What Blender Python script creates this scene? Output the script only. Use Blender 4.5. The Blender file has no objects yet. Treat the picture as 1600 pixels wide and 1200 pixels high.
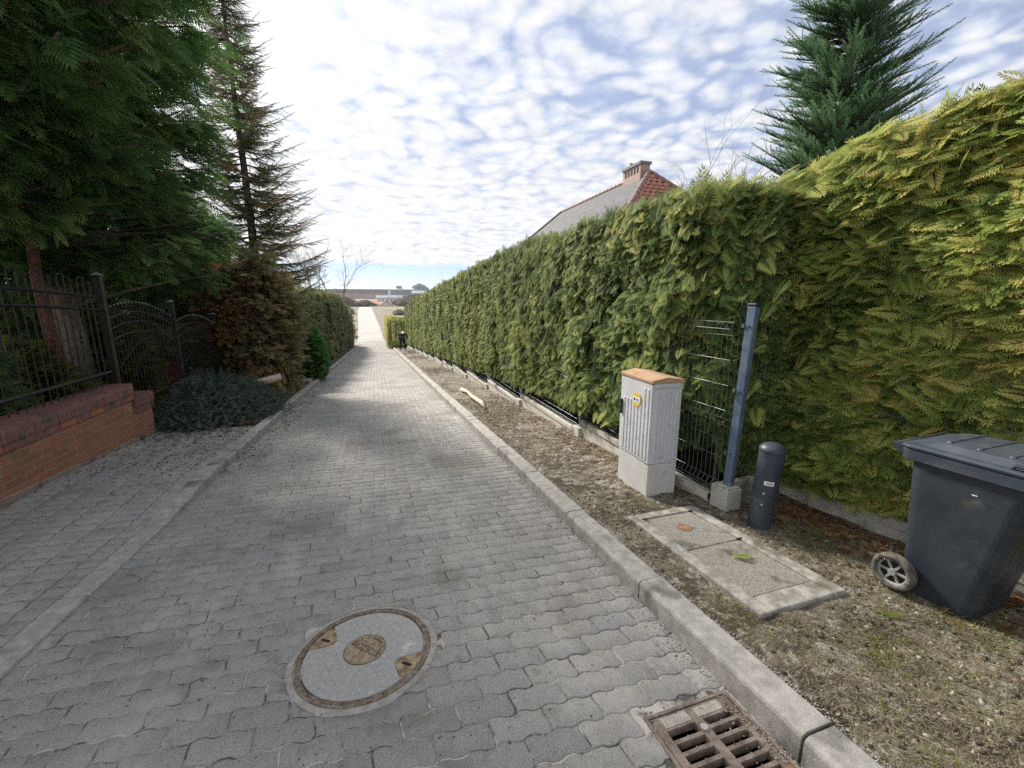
import bpy, bmesh, math, random
import numpy as np
from mathutils import Vector, Matrix
random.seed(7); RNG = np.random.default_rng(11)
R = math.radians
SC = bpy.context.scene
COL = SC.collection

# ------------------------------------------------------------------ camera, sky, sun, exposure
cam = bpy.data.cameras.new('camera'); camo = bpy.data.objects.new('camera', cam); COL.objects.link(camo)
camo.location = (0, 0, 1.6)
camo.rotation_euler = (R(90 - 11.26), 0, R(-17.80))
cam.sensor_fit = 'HORIZONTAL'; cam.sensor_width = 36; cam.lens = 36 * 663 / 1600
cam.clip_start = 0.05; cam.clip_end = 4000
SC.camera = camo
SUN_AZ, SUN_EL = -22.0, 35.0          # azimuth from +Y (towards -X), elevation
SC.view_settings.view_transform = 'Standard'; SC.view_settings.look = 'None'
SC.view_settings.exposure = 1.40; SC.view_settings.gamma = 1.0
SC.cycles.use_denoising = False; SC.cycles.max_bounces = 5; SC.cycles.transparent_max_bounces = 4
SC.cycles.diffuse_bounces = 3; SC.cycles.glossy_bounces = 2; SC.cycles.transmission_bounces = 3

sd = Vector((math.sin(R(SUN_AZ)) * math.cos(R(SUN_EL)), math.cos(R(SUN_AZ)) * math.cos(R(SUN_EL)), math.sin(R(SUN_EL))))
sl = bpy.data.lights.new('sun', 'SUN'); sl.energy = 3.1; sl.angle = R(8.0); sl.color = (1.0, 0.93, 0.82)
so = bpy.data.objects.new('sun', sl); COL.objects.link(so)
so.rotation_euler = (-sd).to_track_quat('-Z', 'Y').to_euler(); so.location = sd * 60

class NT:
    """small node helper"""
    def __init__(s, tree): s.t = tree; s.n = tree.nodes; s.l = tree.links
    def node(s, typ, **kw):
        n = s.n.new(typ)
        for k, v in kw.items(): setattr(n, k, v)
        return n
    def link(s, a, b): s.l.new(a, b)
    def setin(s, sock, v):
        if hasattr(v, 'is_linked') or isinstance(v, bpy.types.NodeSocket): s.l.new(v, sock)
        else: sock.default_value = v
    def math(s, op, a, b=0.0, c=None, clamp=False):
        n = s.node('ShaderNodeMath', operation=op); n.use_clamp = clamp
        s.setin(n.inputs[0], a); s.setin(n.inputs[1], b)
        if c is not None: s.setin(n.inputs[2], c)
        return n.outputs[0]
    def mix(s, f, a, b, blend='MIX'):
        n = s.node('ShaderNodeMix', data_type='RGBA', blend_type=blend); n.clamp_factor = True
        s.setin(n.inputs[0], f); s.setin(n.inputs[6], a if not isinstance(a, tuple) else (*a, 1)[:4]); s.setin(n.inputs[7], b if not isinstance(b, tuple) else (*b, 1)[:4])
        return n.outputs[2]
    def noise(s, vec, scale, detail=4, rough=0.55, dist=0.0):
        n = s.node('ShaderNodeTexNoise'); n.inputs['Scale'].default_value = scale; n.inputs['Detail'].default_value = detail
        n.inputs['Roughness'].default_value = rough; n.inputs['Distortion'].default_value = dist
        if vec is not None: s.link(vec, n.inputs['Vector'])
        return n.outputs['Fac']
    def ramp(s, f, pts):
        n = s.node('ShaderNodeValToRGB'); e = n.color_ramp.elements
        while len(e) < len(pts): e.new(0.5)
        for i, (p, c) in enumerate(pts):
            e[i].position = p; e[i].color = (*c, 1) if isinstance(c, tuple) else (c, c, c, 1)
        s.setin(n.inputs[0], f)
        return n.outputs[0]
    def mapr(s, v, a, b, c=0.0, d=1.0):
        n = s.node('ShaderNodeMapRange'); n.interpolation_type = 'SMOOTHSTEP'
        s.setin(n.inputs[0], v); n.inputs[1].default_value = a; n.inputs[2].default_value = b; n.inputs[3].default_value = c; n.inputs[4].default_value = d
        return n.outputs[0]

def build_world():
    w = bpy.data.worlds.new('World'); SC.world = w; w.use_nodes = True
    t = NT(w.node_tree); w.node_tree.nodes.clear()
    out = t.node('ShaderNodeOutputWorld')
    sky = t.node('ShaderNodeTexSky'); sky.sky_type = 'NISHITA'; sky.sun_disc = False
    sky.sun_elevation = R(SUN_EL); sky.sun_rotation = R(SUN_AZ); sky.air_density = 1.0; sky.dust_density = 0.1; sky.ozone_density = 3.0
    bg = t.node('ShaderNodeBackground'); bg.inputs[1].default_value = 0.041
    t.link(t.mix(1.0, sky.outputs[0], (0.86, 0.88, 1.16), 'MULTIPLY'), bg.inputs[0])
    tc = t.node('ShaderNodeTexCoord'); sep = t.node('ShaderNodeSeparateXYZ'); t.link(tc.outputs['Generated'], sep.inputs[0])
    x, y, z = sep.outputs
    zz = t.math('ADD', t.math('MAXIMUM', z, 0.0), 0.10)
    u = t.math('DIVIDE', x, zz); v = t.math('DIVIDE', y, zz)
    cmb = t.node('ShaderNodeCombineXYZ'); t.setin(cmb.inputs[0], u); t.setin(cmb.inputs[1], v)
    P = cmb.outputs[0]
    n1 = t.noise(P, 0.9, 3, 0.5, 0.3)
    n2 = t.noise(P, 6.5, 8, 0.64, 0.2)
    # warped coordinates for the little cloud cells
    wn = t.node('ShaderNodeTexNoise'); wn.inputs['Scale'].default_value = 2.2; wn.inputs['Detail'].default_value = 3; t.link(P, wn.inputs['Vector'])
    va = t.node('ShaderNodeVectorMath', operation='SCALE'); t.link(wn.outputs['Color'], va.inputs[0]); va.inputs['Scale'].default_value = 0.35
    vb = t.node('ShaderNodeVectorMath', operation='ADD'); t.link(P, vb.inputs[0]); t.link(va.outputs[0], vb.inputs[1])
    vo = t.node('ShaderNodeTexVoronoi'); vo.feature = 'SMOOTH_F1'; vo.inputs['Scale'].default_value = 9.5; vo.inputs['Smoothness'].default_value = 0.35; t.link(vb.outputs[0], vo.inputs['Vector'])
    cells = t.math('SUBTRACT', 1.0, vo.outputs['Distance'])
    d = t.math('ADD', t.math('MULTIPLY', n1, 0.22), t.math('ADD', t.math('MULTIPLY', n2, 0.52), t.math('MULTIPLY', cells, 0.50)))
    # thicker cover towards the left of the road, thinner to the right
    d = t.math('SUBTRACT', d, t.math('SUBTRACT', t.math('MULTIPLY', x, 0.20), 0.055))
    d = t.math('ADD', d, t.math('MULTIPLY', t.math('SUBTRACT', 1.0, t.mapr(z, 0.08, 0.45)), 0.13))
    cover = t.mapr(d, 0.38, 0.56, 0.62, 1.0)
    deck = t.mapr(t.math('ADD', z, t.math('MULTIPLY', t.math('SUBTRACT', n1, 0.5), 0.02)), 0.068, 0.082)
    cover = t.math('MULTIPLY', cover, deck)
    thick = t.mapr(t.math('SUBTRACT', d, t.math('MULTIPLY', t.math('SUBTRACT', n2, 0.5), 0.05)), 0.46, 0.84)
    col = t.ramp(thick, [(0.0, (0.64, 0.72, 0.90)), (0.4, (0.84, 0.875, 0.96)), (1.0, (1.0, 1.0, 1.0))])
    dp = t.node('ShaderNodeVectorMath', operation='DOT_PRODUCT'); t.link(tc.outputs['Generated'], dp.inputs[0]); dp.inputs[1].default_value = sd
    dot = t.math('MAXIMUM', dp.outputs['Value'], 0.0)
    glow = t.math('ADD', t.math('MULTIPLY', t.math('POWER', dot, 4.0), 0.05), t.math('MULTIPLY', t.math('POWER', dot, 30.0), 0.35))
    bc = t.node('ShaderNodeBackground'); t.link(col, bc.inputs[0]); t.link(t.math('MULTIPLY', t.math('ADD', glow, 0.365), t.mapr(n2, 0.30, 0.62, 0.90, 1.03)), bc.inputs[1])
    mx = t.node('ShaderNodeMixShader'); t.link(cover, mx.inputs[0]); t.link(bg.outputs[0], mx.inputs[1]); t.link(bc.outputs[0], mx.inputs[2])
    t.link(mx.outputs[0], out.inputs[0])
build_world()

# ------------------------------------------------------------------ materials
MATS = {}
def new_mat(name):
    m = bpy.data.materials.new(name); m.use_nodes = True; m.node_tree.nodes.clear()
    t = NT(m.node_tree); o = t.node('ShaderNodeOutputMaterial'); b = t.node('ShaderNodeBsdfPrincipled')
    t.link(b.outputs[0], o.inputs[0]); MATS[name] = m
    return m, t, b, o
def solid(name, c1, c2, scale=8.0, rough=0.7, bump=0.0, bscale=60.0, metal=0.0, spots=None, spec=0.4, detail=5, lo=0.35, hi=0.65, obj=True):
    """colour varied between c1 and c2 by noise, with an optional third (spot) colour and bump"""
    m, t, b, o = new_mat(name)
    tc = t.node('ShaderNodeTexCoord'); P = tc.outputs['Object']
    f = t.mapr(t.noise(P, scale, detail, 0.6), lo, hi)
    c = t.mix(f, c1, c2)
    if spots:
        sc, sscale, slo, shi = spots
        c = t.mix(t.mapr(t.noise(P, sscale, 5, 0.6), slo, shi), c, sc)
    t.link(c, b.inputs['Base Color']); b.inputs['Roughness'].default_value = rough; b.inputs['Metallic'].default_value = metal
    b.inputs['Specular IOR Level'].default_value = spec
    if bump:
        bp = t.node('ShaderNodeBump'); bp.inputs['Distance'].default_value = bump
        t.link(t.noise(P, bscale, 5, 0.6), bp.inputs['Height']); t.link(bp.outputs[0], b.inputs['Normal'])
    return m

def leaf_mat(name, pts, big=0.8, transl=0.3, rough=0.55, var=0.35, attr='tone'):
    """foliage: ramp over the per-spray tone plus slow variation over the plant"""
    m, t, b, o = new_mat(name)
    at = t.node('ShaderNodeAttribute'); at.attribute_name = attr
    tc = t.node('ShaderNodeTexCoord'); P = tc.outputs['Object']
    n = t.noise(P, big, 3, 0.5); n3 = t.noise(P, big * 6, 3, 0.5)
    f = t.math('ADD', at.outputs['Fac'], t.math('ADD', t.math('MULTIPLY', t.math('SUBTRACT', n, 0.5), var * 2), t.math('MULTIPLY', t.math('SUBTRACT', n3, 0.5), var)), clamp=True)
    c = t.ramp(f, pts)
    t.link(c, b.inputs['Base Color']); b.inputs['Roughness'].default_value = rough + .15; b.inputs['Specular IOR Level'].default_value = 0.10
    tr = t.node('ShaderNodeBsdfTranslucent'); t.link(c, tr.inputs[0])
    mx = t.node('ShaderNodeMixShader'); mx.inputs[0].default_value = transl
    t.link(b.outputs[0], mx.inputs[1]); t.link(tr.outputs[0], mx.inputs[2]); t.link(mx.outputs[0], o.inputs[0])
    return m

def block_mat(name, cols, stain, dust, dust_amt=0.5):
    """concrete paving blocks: tone per block, speckle, broad stains and dust"""
    m, t, b, o = new_mat(name)
    at = t.node('ShaderNodeAttribute'); at.attribute_name = 'tone'
    tc = t.node('ShaderNodeTexCoord'); P = tc.outputs['Object']
    c = t.ramp(at.outputs['Fac'], cols)
    sp = t.noise(P, 260, 2, 0.7); c = t.mix(t.mapr(sp, 0.30, 0.72, 0.0, 0.75), t.mix(0.6, c, (0.045, 0.045, 0.045)), t.mix(0.45, c, (0.62, 0.61, 0.59)))
    st = t.noise(P, 1.1, 5, 0.62); c = t.mix(t.mapr(st, 0.52, 0.62, 0.0, 0.55), c, stain)
    bl = t.noise(P, 9.0, 5, 0.65); c = t.mix(t.mapr(bl, 0.55, 0.64, 0.0, 0.45), c, stain)
    mp = t.node('ShaderNodeMapping'); mp.inputs['Scale'].default_value = (1.0, .38, 1.0); t.link(P, mp.inputs[0]); ds = t.noise(mp.outputs[0], 2.6, 6, 0.7); c = t.mix(t.mapr(ds, 0.46, 0.66, 0.0, dust_amt), c, dust)
    pt = t.noise(P, 34, 3, 0.5); c = t.mix(t.mapr(pt, 0.70, 0.76, 0.0, 0.75), c, (0.05, 0.045, 0.04))
    t.link(c, b.inputs['Base Color']); b.inputs['Roughness'].default_value = 0.82; b.inputs['Specular IOR Level'].default_value = 0.35
    bp = t.node('ShaderNodeBump'); bp.inputs['Distance'].default_value = 0.0035
    h = t.math('ADD', t.noise(P, 300, 3, 0.7), t.math('MULTIPLY', t.noise(P, 40, 4, 0.6), 0.8))
    t.link(h, bp.inputs['Height']); t.link(bp.outputs[0], b.inputs['Normal'])
    return m

block_mat('paver', [(0.0, (0.31, 0.305, 0.30)), (0.3, (0.395, 0.385, 0.37)), (0.6, (0.44, 0.425, 0.405)), (0.85, (0.48, 0.46, 0.43)), (1.0, (0.37, 0.375, 0.385))], (0.20, 0.185, 0.16), (0.50, 0.485, 0.455), 0.40)
block_mat('drive_paver', [(0.0, (0.37, 0.36, 0.35)), (0.4, (0.45, 0.44, 0.42)), (0.8, (0.50, 0.48, 0.45)), (1.0, (0.43, 0.43, 0.43))], (0.20, 0.18, 0.145), (0.50, 0.47, 0.42), 0.5)
solid('joint_sand', (0.085, 0.08, 0.07), (0.46, 0.44, 0.405), 7.0, 0.95, 0.003, 200, lo=0.42, hi=0.56, spots=((0.09, 0.085, 0.07), 40, 0.60, 0.68))
solid('drive_sand', (0.045, 0.045, 0.04), (0.20, 0.19, 0.16), 5.0, 0.95, 0.003, 200, lo=0.42, hi=0.62)
solid('kerb_concrete', (0.30, 0.29, 0.27), (0.42, 0.405, 0.38), 14, 0.85, 0.004, 160, spots=((0.13, 0.125, 0.11), 3.2, 0.50, 0.70))
solid('concrete', (0.27, 0.265, 0.25), (0.42, 0.41, 0.39), 9, 0.88, 0.004, 120, spots=((0.18, 0.17, 0.145), 3.0, 0.50, 0.68))
solid('chamber_concrete', (0.20, 0.19, 0.165), (0.36, 0.34, 0.31), 75, 0.92, 0.006, 130, spots=((0.10, 0.095, 0.07), 5, 0.50, 0.68), lo=0.3, hi=0.7)
solid('chamber_rim', (0.24, 0.23, 0.20), (0.42, 0.41, 0.38), 14, 0.92, 0.004, 130, spots=((0.13, 0.12, 0.095), 5, 0.50, 0.7))
solid('plinth_concrete', (0.44, 0.425, 0.385), (0.56, 0.545, 0.50), 7, 0.9, 0.003, 120, spots=((0.20, 0.19, 0.15), 4, 0.52, 0.7))
solid('soil', (0.085, 0.068, 0.05), (0.22, 0.19, 0.145), 4.0, 0.97, 0.03, 45, spots=((0.36, 0.34, 0.29), 14, 0.50, 0.64), lo=.42, hi=.58)
solid('garden_soil', (0.045, 0.04, 0.028), (0.09, 0.08, 0.05), 3.0, 0.97, 0.02, 38)
solid('far_field', (0.17, 0.13, 0.085), (0.26, 0.22, 0.15), 0.12, 0.97, spots=((0.10, 0.13, 0.05), 0.06, 0.5, 0.62))
solid('rust', (0.13, 0.10, 0.08), (0.26, 0.215, 0.185), 14, 0.8, 0.002, 200, spots=((0.30, 0.15, 0.08), 9, 0.60, 0.72))
solid('rusty_sand', (0.20, 0.13, 0.07), (0.42, 0.33, 0.22), 24, 0.9, 0.003, 160)
solid('cast_badge', (0.22, 0.16, 0.10), (0.38, 0.31, 0.21), 60, 0.8, 0.002, 220)
solid('cast_letters', (0.08, 0.06, 0.04), (0.13, 0.10, 0.07), 60, 0.8)
solid('lid_concrete', (0.32, 0.315, 0.31), (0.43, 0.42, 0.405), 60, 0.85, 0.003, 230, spots=((0.52, 0.51, 0.48), 7, 0.58, 0.70), lo=0.3, hi=0.7)
solid('ring_iron', (0.13, 0.10, 0.07), (0.30, 0.25, 0.19), 30, 0.85, 0.003, 160)
solid('mortar', (0.30, 0.28, 0.25), (0.42, 0.40, 0.37), 18, 0.95, 0.006, 90)
solid('pit', (0.012, 0.011, 0.009), (0.035, 0.03, 0.022), 30, 0.95, 0.01, 60)
solid('cabinet_paint', (0.55, 0.56, 0.60), (0.62, 0.63, 0.67), 3, 0.55, spots=((0.44, 0.44, 0.42), 11, 0.56, 0.72))
solid('cabinet_base', (0.52, 0.52, 0.51), (0.60, 0.60, 0.585), 3, 0.6, spots=((0.40, 0.38, 0.33), 7, 0.58, 0.72))
solid('cabinet_roof', (0.38, 0.235, 0.14), (0.48, 0.32, 0.21), 9, 0.7, spots=((0.36, 0.22, 0.12), 22, 0.5, 0.7))
solid('sticker_yellow', (0.78, 0.52, 0.03), (0.83, 0.58, 0.05), 9, 0.5)
solid('sticker_white', (0.75, 0.75, 0.76), (0.8, 0.8, 0.8), 9, 0.5)
solid('ink', (0.03, 0.03, 0.045), (0.05, 0.05, 0.07), 9, 0.5)
solid('ink_blue', (0.13, 0.18, 0.42), (0.18, 0.22, 0.46), 9, 0.5)
solid('sticker_faded', (0.52, 0.53, 0.42), (0.62, 0.52, 0.36), 30, 0.6)
solid('sticker_pale_blue', (0.42, 0.60, 0.72), (0.5, 0.66, 0.76), 30, 0.6)
solid('dark_plastic', (0.035, 0.045, 0.065), (0.055, 0.065, 0.085), 6, 0.45, spots=((0.10, 0.10, 0.10), 14, 0.60, 0.78))
solid('bin_plastic', (0.024, 0.032, 0.044), (0.040, 0.048, 0.060), 5, 0.45, 0.0008, 40, spots=((0.10, 0.10, 0.095), 9, 0.58, 0.80))
solid('bin_lid_plastic', (0.045, 0.058, 0.078), (0.07, 0.082, 0.10), 6, 0.38, spots=((0.16, 0.16, 0.14), 9, 0.55, 0.75))
solid('rubber', (0.06, 0.058, 0.052), (0.17, 0.155, 0.13), 30, 0.85)
solid('rim_plastic', (0.26, 0.265, 0.27), (0.36, 0.36, 0.36), 30, 0.7)
solid('post_paint', (0.10, 0.145, 0.22), (0.15, 0.20, 0.29), 5, 0.42, metal=0.25, spots=((0.26, 0.29, 0.33), 12, 0.58, 0.75))
solid('post_cap', (0.02, 0.025, 0.04), (0.035, 0.04, 0.06), 5, 0.5)
solid('wire', (0.12, 0.15, 0.16), (0.22, 0.25, 0.26), 6, 0.45, metal=0.4)
solid('iron', (0.018, 0.013, 0.011), (0.035, 0.026, 0.022), 12, 0.5, metal=0.2)
solid('iron_cap', (0.30, 0.29, 0.27), (0.45, 0.44, 0.42), 12, 0.5)
solid('bark', (0.055, 0.042, 0.03), (0.12, 0.092, 0.065), 14, 0.95, 0.02, 24)
solid('pale_bark', (0.15, 0.115, 0.085), (0.26, 0.215, 0.165), 11, 0.95, 0.02, 24)
solid('red_bark', (0.12, 0.05, 0.035), (0.20, 0.09, 0.065), 14, 0.95, 0.02, 24)
solid('twig', (0.12, 0.095, 0.07), (0.22, 0.19, 0.15), 8, 0.9)
solid('dead_wood', (0.45, 0.38, 0.27), (0.62, 0.55, 0.43), 12, 0.85, 0.004, 60)
solid('hedge_core', (0.010, 0.014, 0.006), (0.022, 0.024, 0.012), 5, 1.0, spec=0.0)  # near-black backing, blocks see-through and stands for shade inside the plants
solid('fabric_black', (0.010, 0.010, 0.012), (0.022, 0.021, 0.024), 12, 0.9)
solid('skin', (0.50, 0.33, 0.25), (0.56, 0.38, 0.29), 12, 0.6)
solid('hair', (0.05, 0.035, 0.025), (0.08, 0.055, 0.035), 30, 0.7)
solid('shoe', (0.40, 0.40, 0.40), (0.5, 0.5, 0.5), 12, 0.7)
solid('house_wall', (0.60, 0.57, 0.50), (0.68, 0.65, 0.58), 2, 0.85)
solid('chimney_plaster', (0.34, 0.235, 0.21), (0.42, 0.31, 0.28), 6, 0.85, 0.01, 20)
solid('chimney_cap', (0.16, 0.16, 0.18), (0.22, 0.22, 0.24), 6, 0.8)
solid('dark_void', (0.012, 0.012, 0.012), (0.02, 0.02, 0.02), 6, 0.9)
solid('hall_roof', (0.33, 0.40, 0.40), (0.42, 0.48, 0.48), 0.1, 0.7)
solid('hall_wall', (0.42, 0.30, 0.28), (0.50, 0.38, 0.35), 0.08, 0.8)
solid('hall_dark', (0.17, 0.18, 0.22), (0.24, 0.25, 0.29), 0.08, 0.8)
solid('white_wall', (0.62, 0.64, 0.70), (0.7, 0.71, 0.76), 0.3, 0.8)
solid('grey_roof', (0.20, 0.22, 0.27), (0.28, 0.30, 0.34), 0.3, 0.8)
solid('far_red_roof', (0.34, 0.11, 0.07), (0.42, 0.16, 0.10), 0.8, 0.8)
solid('maroon', (0.13, 0.018, 0.028), (0.18, 0.03, 0.04), 5, 0.6)
solid('yellow_wood', (0.36, 0.25, 0.04), (0.45, 0.32, 0.07), 3, 0.8)
solid('grey_board', (0.42, 0.46, 0.50), (0.55, 0.58, 0.61), 14, 0.6)
solid('stone_pale', (0.38, 0.35, 0.30), (0.5, 0.47, 0.42), 8, 0.9, 0.01, 30)

# foliage (real-world base colours, per-spray tone)
leaf_mat('thuja_yellow', [(0.0, (0.03, 0.055, 0.014)), (0.32, (0.12, 0.18, 0.04)), (0.58, (0.23, 0.30, 0.07)), (0.85, (0.44, 0.46, 0.13)), (1.0, (0.52, 0.44, 0.14))], 0.7, 0.32)
leaf_mat('thuja_green', [(0.0, (0.035, 0.06, 0.022)), (0.42, (0.11, 0.17, 0.05)), (0.75, (0.24, 0.30, 0.09)), (1.0, (0.40, 0.40, 0.12))], 0.7, 0.28)
leaf_mat('thuja_far', [(0.0, (0.05, 0.08, 0.022)), (0.45, (0.16, 0.21, 0.06)), (0.8, (0.30, 0.34, 0.11)), (1.0, (0.42, 0.41, 0.13))], 0.5, 0.28)
leaf_mat('cypress', [(0.0, (0.05, 0.11, 0.035)), (0.5, (0.105, 0.20, 0.06)), (0.85, (0.20, 0.29, 0.095)), (1.0, (0.30, 0.33, 0.14))], 0.5, 0.40)
leaf_mat('spruce_brown', [(0.0, (0.06, 0.11, 0.045)), (0.5, (0.15, 0.165, 0.075)), (0.8, (0.27, 0.21, 0.12)), (1.0, (0.36, 0.25, 0.15))], 0.6, 0.2)
leaf_mat('dying_thuja', [(0.0, (0.13, 0.15, 0.065)), (0.4, (0.24, 0.23, 0.105)), (0.75, (0.36, 0.29, 0.15)), (1.0, (0.44, 0.31, 0.15))], 0.9, 0.45)
leaf_mat('rusty_thuja', [(0.0, (0.13, 0.09, 0.035)), (0.5, (0.28, 0.16, 0.06)), (1.0, (0.42, 0.24, 0.09))], 1.5, 0.45)
leaf_mat('juniper', [(0.0, (0.04, 0.065, 0.052)), (0.5, (0.10, 0.14, 0.11)), (0.9, (0.17, 0.20, 0.16)), (1.0, (0.25, 0.21, 0.14))], 1.5, 0.15)
leaf_mat('bright_shrub', [(0.0, (0.03, 0.09, 0.02)), (0.5, (0.07, 0.20, 0.04)), (1.0, (0.13, 0.27, 0.07))], 1.5, 0.25)
leaf_mat('left_hedge', [(0.0, (0.05, 0.095, 0.04)), (0.45, (0.13, 0.175, 0.07)), (0.8, (0.24, 0.245, 0.11)), (1.0, (0.32, 0.26, 0.13))], 0.35, 0.25)
leaf_mat('fir', [(0.0, (0.04, 0.11, 0.05)), (0.5, (0.095, 0.20, 0.09)), (1.0, (0.19, 0.30, 0.14))], 0.8, 0.25)
leaf_mat('garden_bush', [(0.0, (0.05, 0.075, 0.015)), (0.5, (0.16, 0.19, 0.035)), (1.0, (0.28, 0.27, 0.05))], 1.5, 0.3)
leaf_mat('dry_grass', [(0.0, (0.10, 0.08, 0.055)), (0.4, (0.22, 0.185, 0.13)), (0.8, (0.38, 0.34, 0.26)), (1.0, (0.15, 0.19, 0.06))], 1.2, 0.2, var=0.3)
leaf_mat('green_grass', [(0.0, (0.07, 0.11, 0.02)), (1.0, (0.22, 0.24, 0.06))], 1.2, 0.3)
leaf_mat('dead_leaf', [(0.0, (0.09, 0.045, 0.025)), (0.5, (0.17, 0.085, 0.04)), (1.0, (0.28, 0.18, 0.10))], 3.0, 0.2)
leaf_mat('chip', [(0.0, (0.06, 0.045, 0.03)), (0.6, (0.14, 0.11, 0.08)), (1.0, (0.42, 0.38, 0.30))], 3.0, 0.0)
leaf_mat('far_bush', [(0.0, (0.10, 0.10, 0.065)), (0.5, (0.19, 0.165, 0.12)), (1.0, (0.28, 0.235, 0.18))], 0.1, 0.2)
leaf_mat('hazed_wood', [(0.0, (0.10, 0.14, 0.17)), (1.0, (0.18, 0.23, 0.27))], 0.1, 0.2)  # blue of distance haze put into the colour of the woods

def brick_mat(name, c1, c2, mortar, bw, bh, ms, axis='side', stain=(0.10, 0.12, 0.06)):
    m, t, b, o = new_mat(name)
    tc = t.node('ShaderNodeTexCoord'); sep = t.node('ShaderNodeSeparateXYZ'); t.link(tc.outputs['Object'], sep.inputs[0])
    c = t.node('ShaderNodeCombineXYZ')
    t.link(t.math('ADD', sep.outputs[1], sep.outputs[0]), c.inputs[0]); t.link(sep.outputs[2], c.inputs[1])
    br = t.node('ShaderNodeTexBrick'); t.link(c.outputs[0], br.inputs['Vector'])
    br.inputs['Scale'].default_value = 1.0; br.inputs['Brick Width'].default_value = bw; br.inputs['Row Height'].default_value = bh
    br.inputs['Mortar Size'].default_value = ms; br.inputs['Mortar Smooth'].default_value = 0.2; br.inputs['Bias'].default_value = 0.0
    br.inputs['Color1'].default_value = (*c1, 1); br.inputs['Color2'].default_value = (*c2, 1); br.inputs['Mortar'].default_value = (*mortar, 1)
    col = br.outputs['Color']
    P = tc.outputs['Object']
    col = t.mix(t.mapr(t.noise(P, 4, 5, 0.6), 0.45, 0.7, 0.0, 0.35), col, stain)
    col = t.mix(t.mapr(t.noise(P, 70, 3, 0.6), 0.35, 0.65, 0.0, 0.35), col, (0.05, 0.03, 0.025))
    t.link(col, b.inputs['Base Color']); b.inputs['Roughness'].default_value = 0.85
    bp = t.node('ShaderNodeBump'); bp.inputs['Distance'].default_value = 0.006
    h = t.math('ADD', t.math('MULTIPLY', t.math('SUBTRACT', 1.0, br.outputs['Fac']), 1.0), t.math('MULTIPLY', t.noise(P, 90, 4, 0.6), 0.4))
    t.link(h, bp.inputs['Height']); t.link(bp.outputs[0], b.inputs['Normal'])
brick_mat('brick', (0.44, 0.165, 0.085), (0.34, 0.115, 0.06), (0.34, 0.25, 0.18), 0.25, 0.077, 0.009)
solid('cap_brick', (0.17, 0.085, 0.075), (0.27, 0.12, 0.095), 10, 0.7, 0.003, 90, spots=((0.09, 0.075, 0.06), 5, 0.5, 0.68))
solid('orange_brick', (0.40, 0.15, 0.07), (0.32, 0.12, 0.06), 10, 0.8, 0.003, 90)

def tile_mat():
    m, t, b, o = new_mat('roof_tile')
    tc = t.node('ShaderNodeTexCoord'); P = tc.outputs['Object']
    c = t.mix(t.mapr(t.noise(P, 9, 4, 0.6), 0.35, 0.65), (0.24, 0.075, 0.05), (0.40, 0.15, 0.10))
    c = t.mix(t.mapr(t.noise(P, 3, 4, 0.6), 0.55, 0.7, 0.0, 0.5), c, (0.12, 0.06, 0.05))
    t.link(c, b.inputs['Base Color']); b.inputs['Roughness'].default_value = 0.5
tile_mat()
def roof_sky_sheen_mat():  # grey of the reflected sky put into the roof colour
    m, t, b, o = new_mat('roof_sky_sheen')
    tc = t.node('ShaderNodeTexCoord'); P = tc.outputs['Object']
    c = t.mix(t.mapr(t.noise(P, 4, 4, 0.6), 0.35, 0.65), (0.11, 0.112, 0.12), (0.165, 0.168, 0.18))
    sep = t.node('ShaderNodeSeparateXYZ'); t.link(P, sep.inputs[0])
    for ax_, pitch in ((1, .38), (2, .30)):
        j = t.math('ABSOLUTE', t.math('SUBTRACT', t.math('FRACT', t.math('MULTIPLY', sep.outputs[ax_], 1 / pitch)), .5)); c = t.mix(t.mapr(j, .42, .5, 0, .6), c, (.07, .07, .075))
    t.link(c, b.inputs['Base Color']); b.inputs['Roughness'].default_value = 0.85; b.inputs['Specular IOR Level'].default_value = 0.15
roof_sky_sheen_mat()
def slope_road_mat():
    m, t, b, o = new_mat('far_paving')
    tc = t.node('ShaderNodeTexCoord'); P = tc.outputs['Object']
    sep = t.node('ShaderNodeSeparateXYZ'); t.link(P, sep.inputs[0])
    rows = t.math('FRACT', t.math('MULTIPLY', sep.outputs[1], 1 / 0.1137))
    j = t.mapr(t.math('ABSOLUTE', t.math('SUBTRACT', rows, 0.5)), 0.42, 0.5, 0.0, 0.4)
    c = t.mix(t.mapr(t.noise(P, 1.0, 6, 0.65), 0.35, 0.65), (0.29, 0.28, 0.265), (0.40, 0.39, 0.365))
    c = t.mix(t.mapr(t.noise(P, 14, 4, 0.65), 0.4, 0.7, 0, 0.5), c, (0.24, 0.23, 0.22))
    c = t.mix(j, c, (0.12, 0.115, 0.11))
    t.link(c, b.inputs['Base Color']); b.inputs['Roughness'].default_value = 0.85
slope_road_mat()
def drapes(): pass

# ------------------------------------------------------------------ ground profile
_py = np.array([-10, 0, 20, 42, 49, 54, 58, 63, 72.6, 90, 112, 119, 128, 150, 200, 330, 600, 1200])
_pz = np.array([.687, 0, -1.373, -2.884, -3.38, -3.68, -3.72, -3.46, -2.86, -1.85, -.52, -.30, -.7, -1.9, -1.0, 2.2, 7.5, 9.0])
def zr(y): return np.interp(y, _py, _pz)
_cx = np.array([0, 45, 54, 72.6, 112, 140]); _cv = np.array([0, 0, -.38, -.75, -1.95, -2.9])
def xo(y): return np.interp(y, _cx, _cv)
XL, XR = -1.78, 1.38          # faces of the two kerbs

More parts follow.
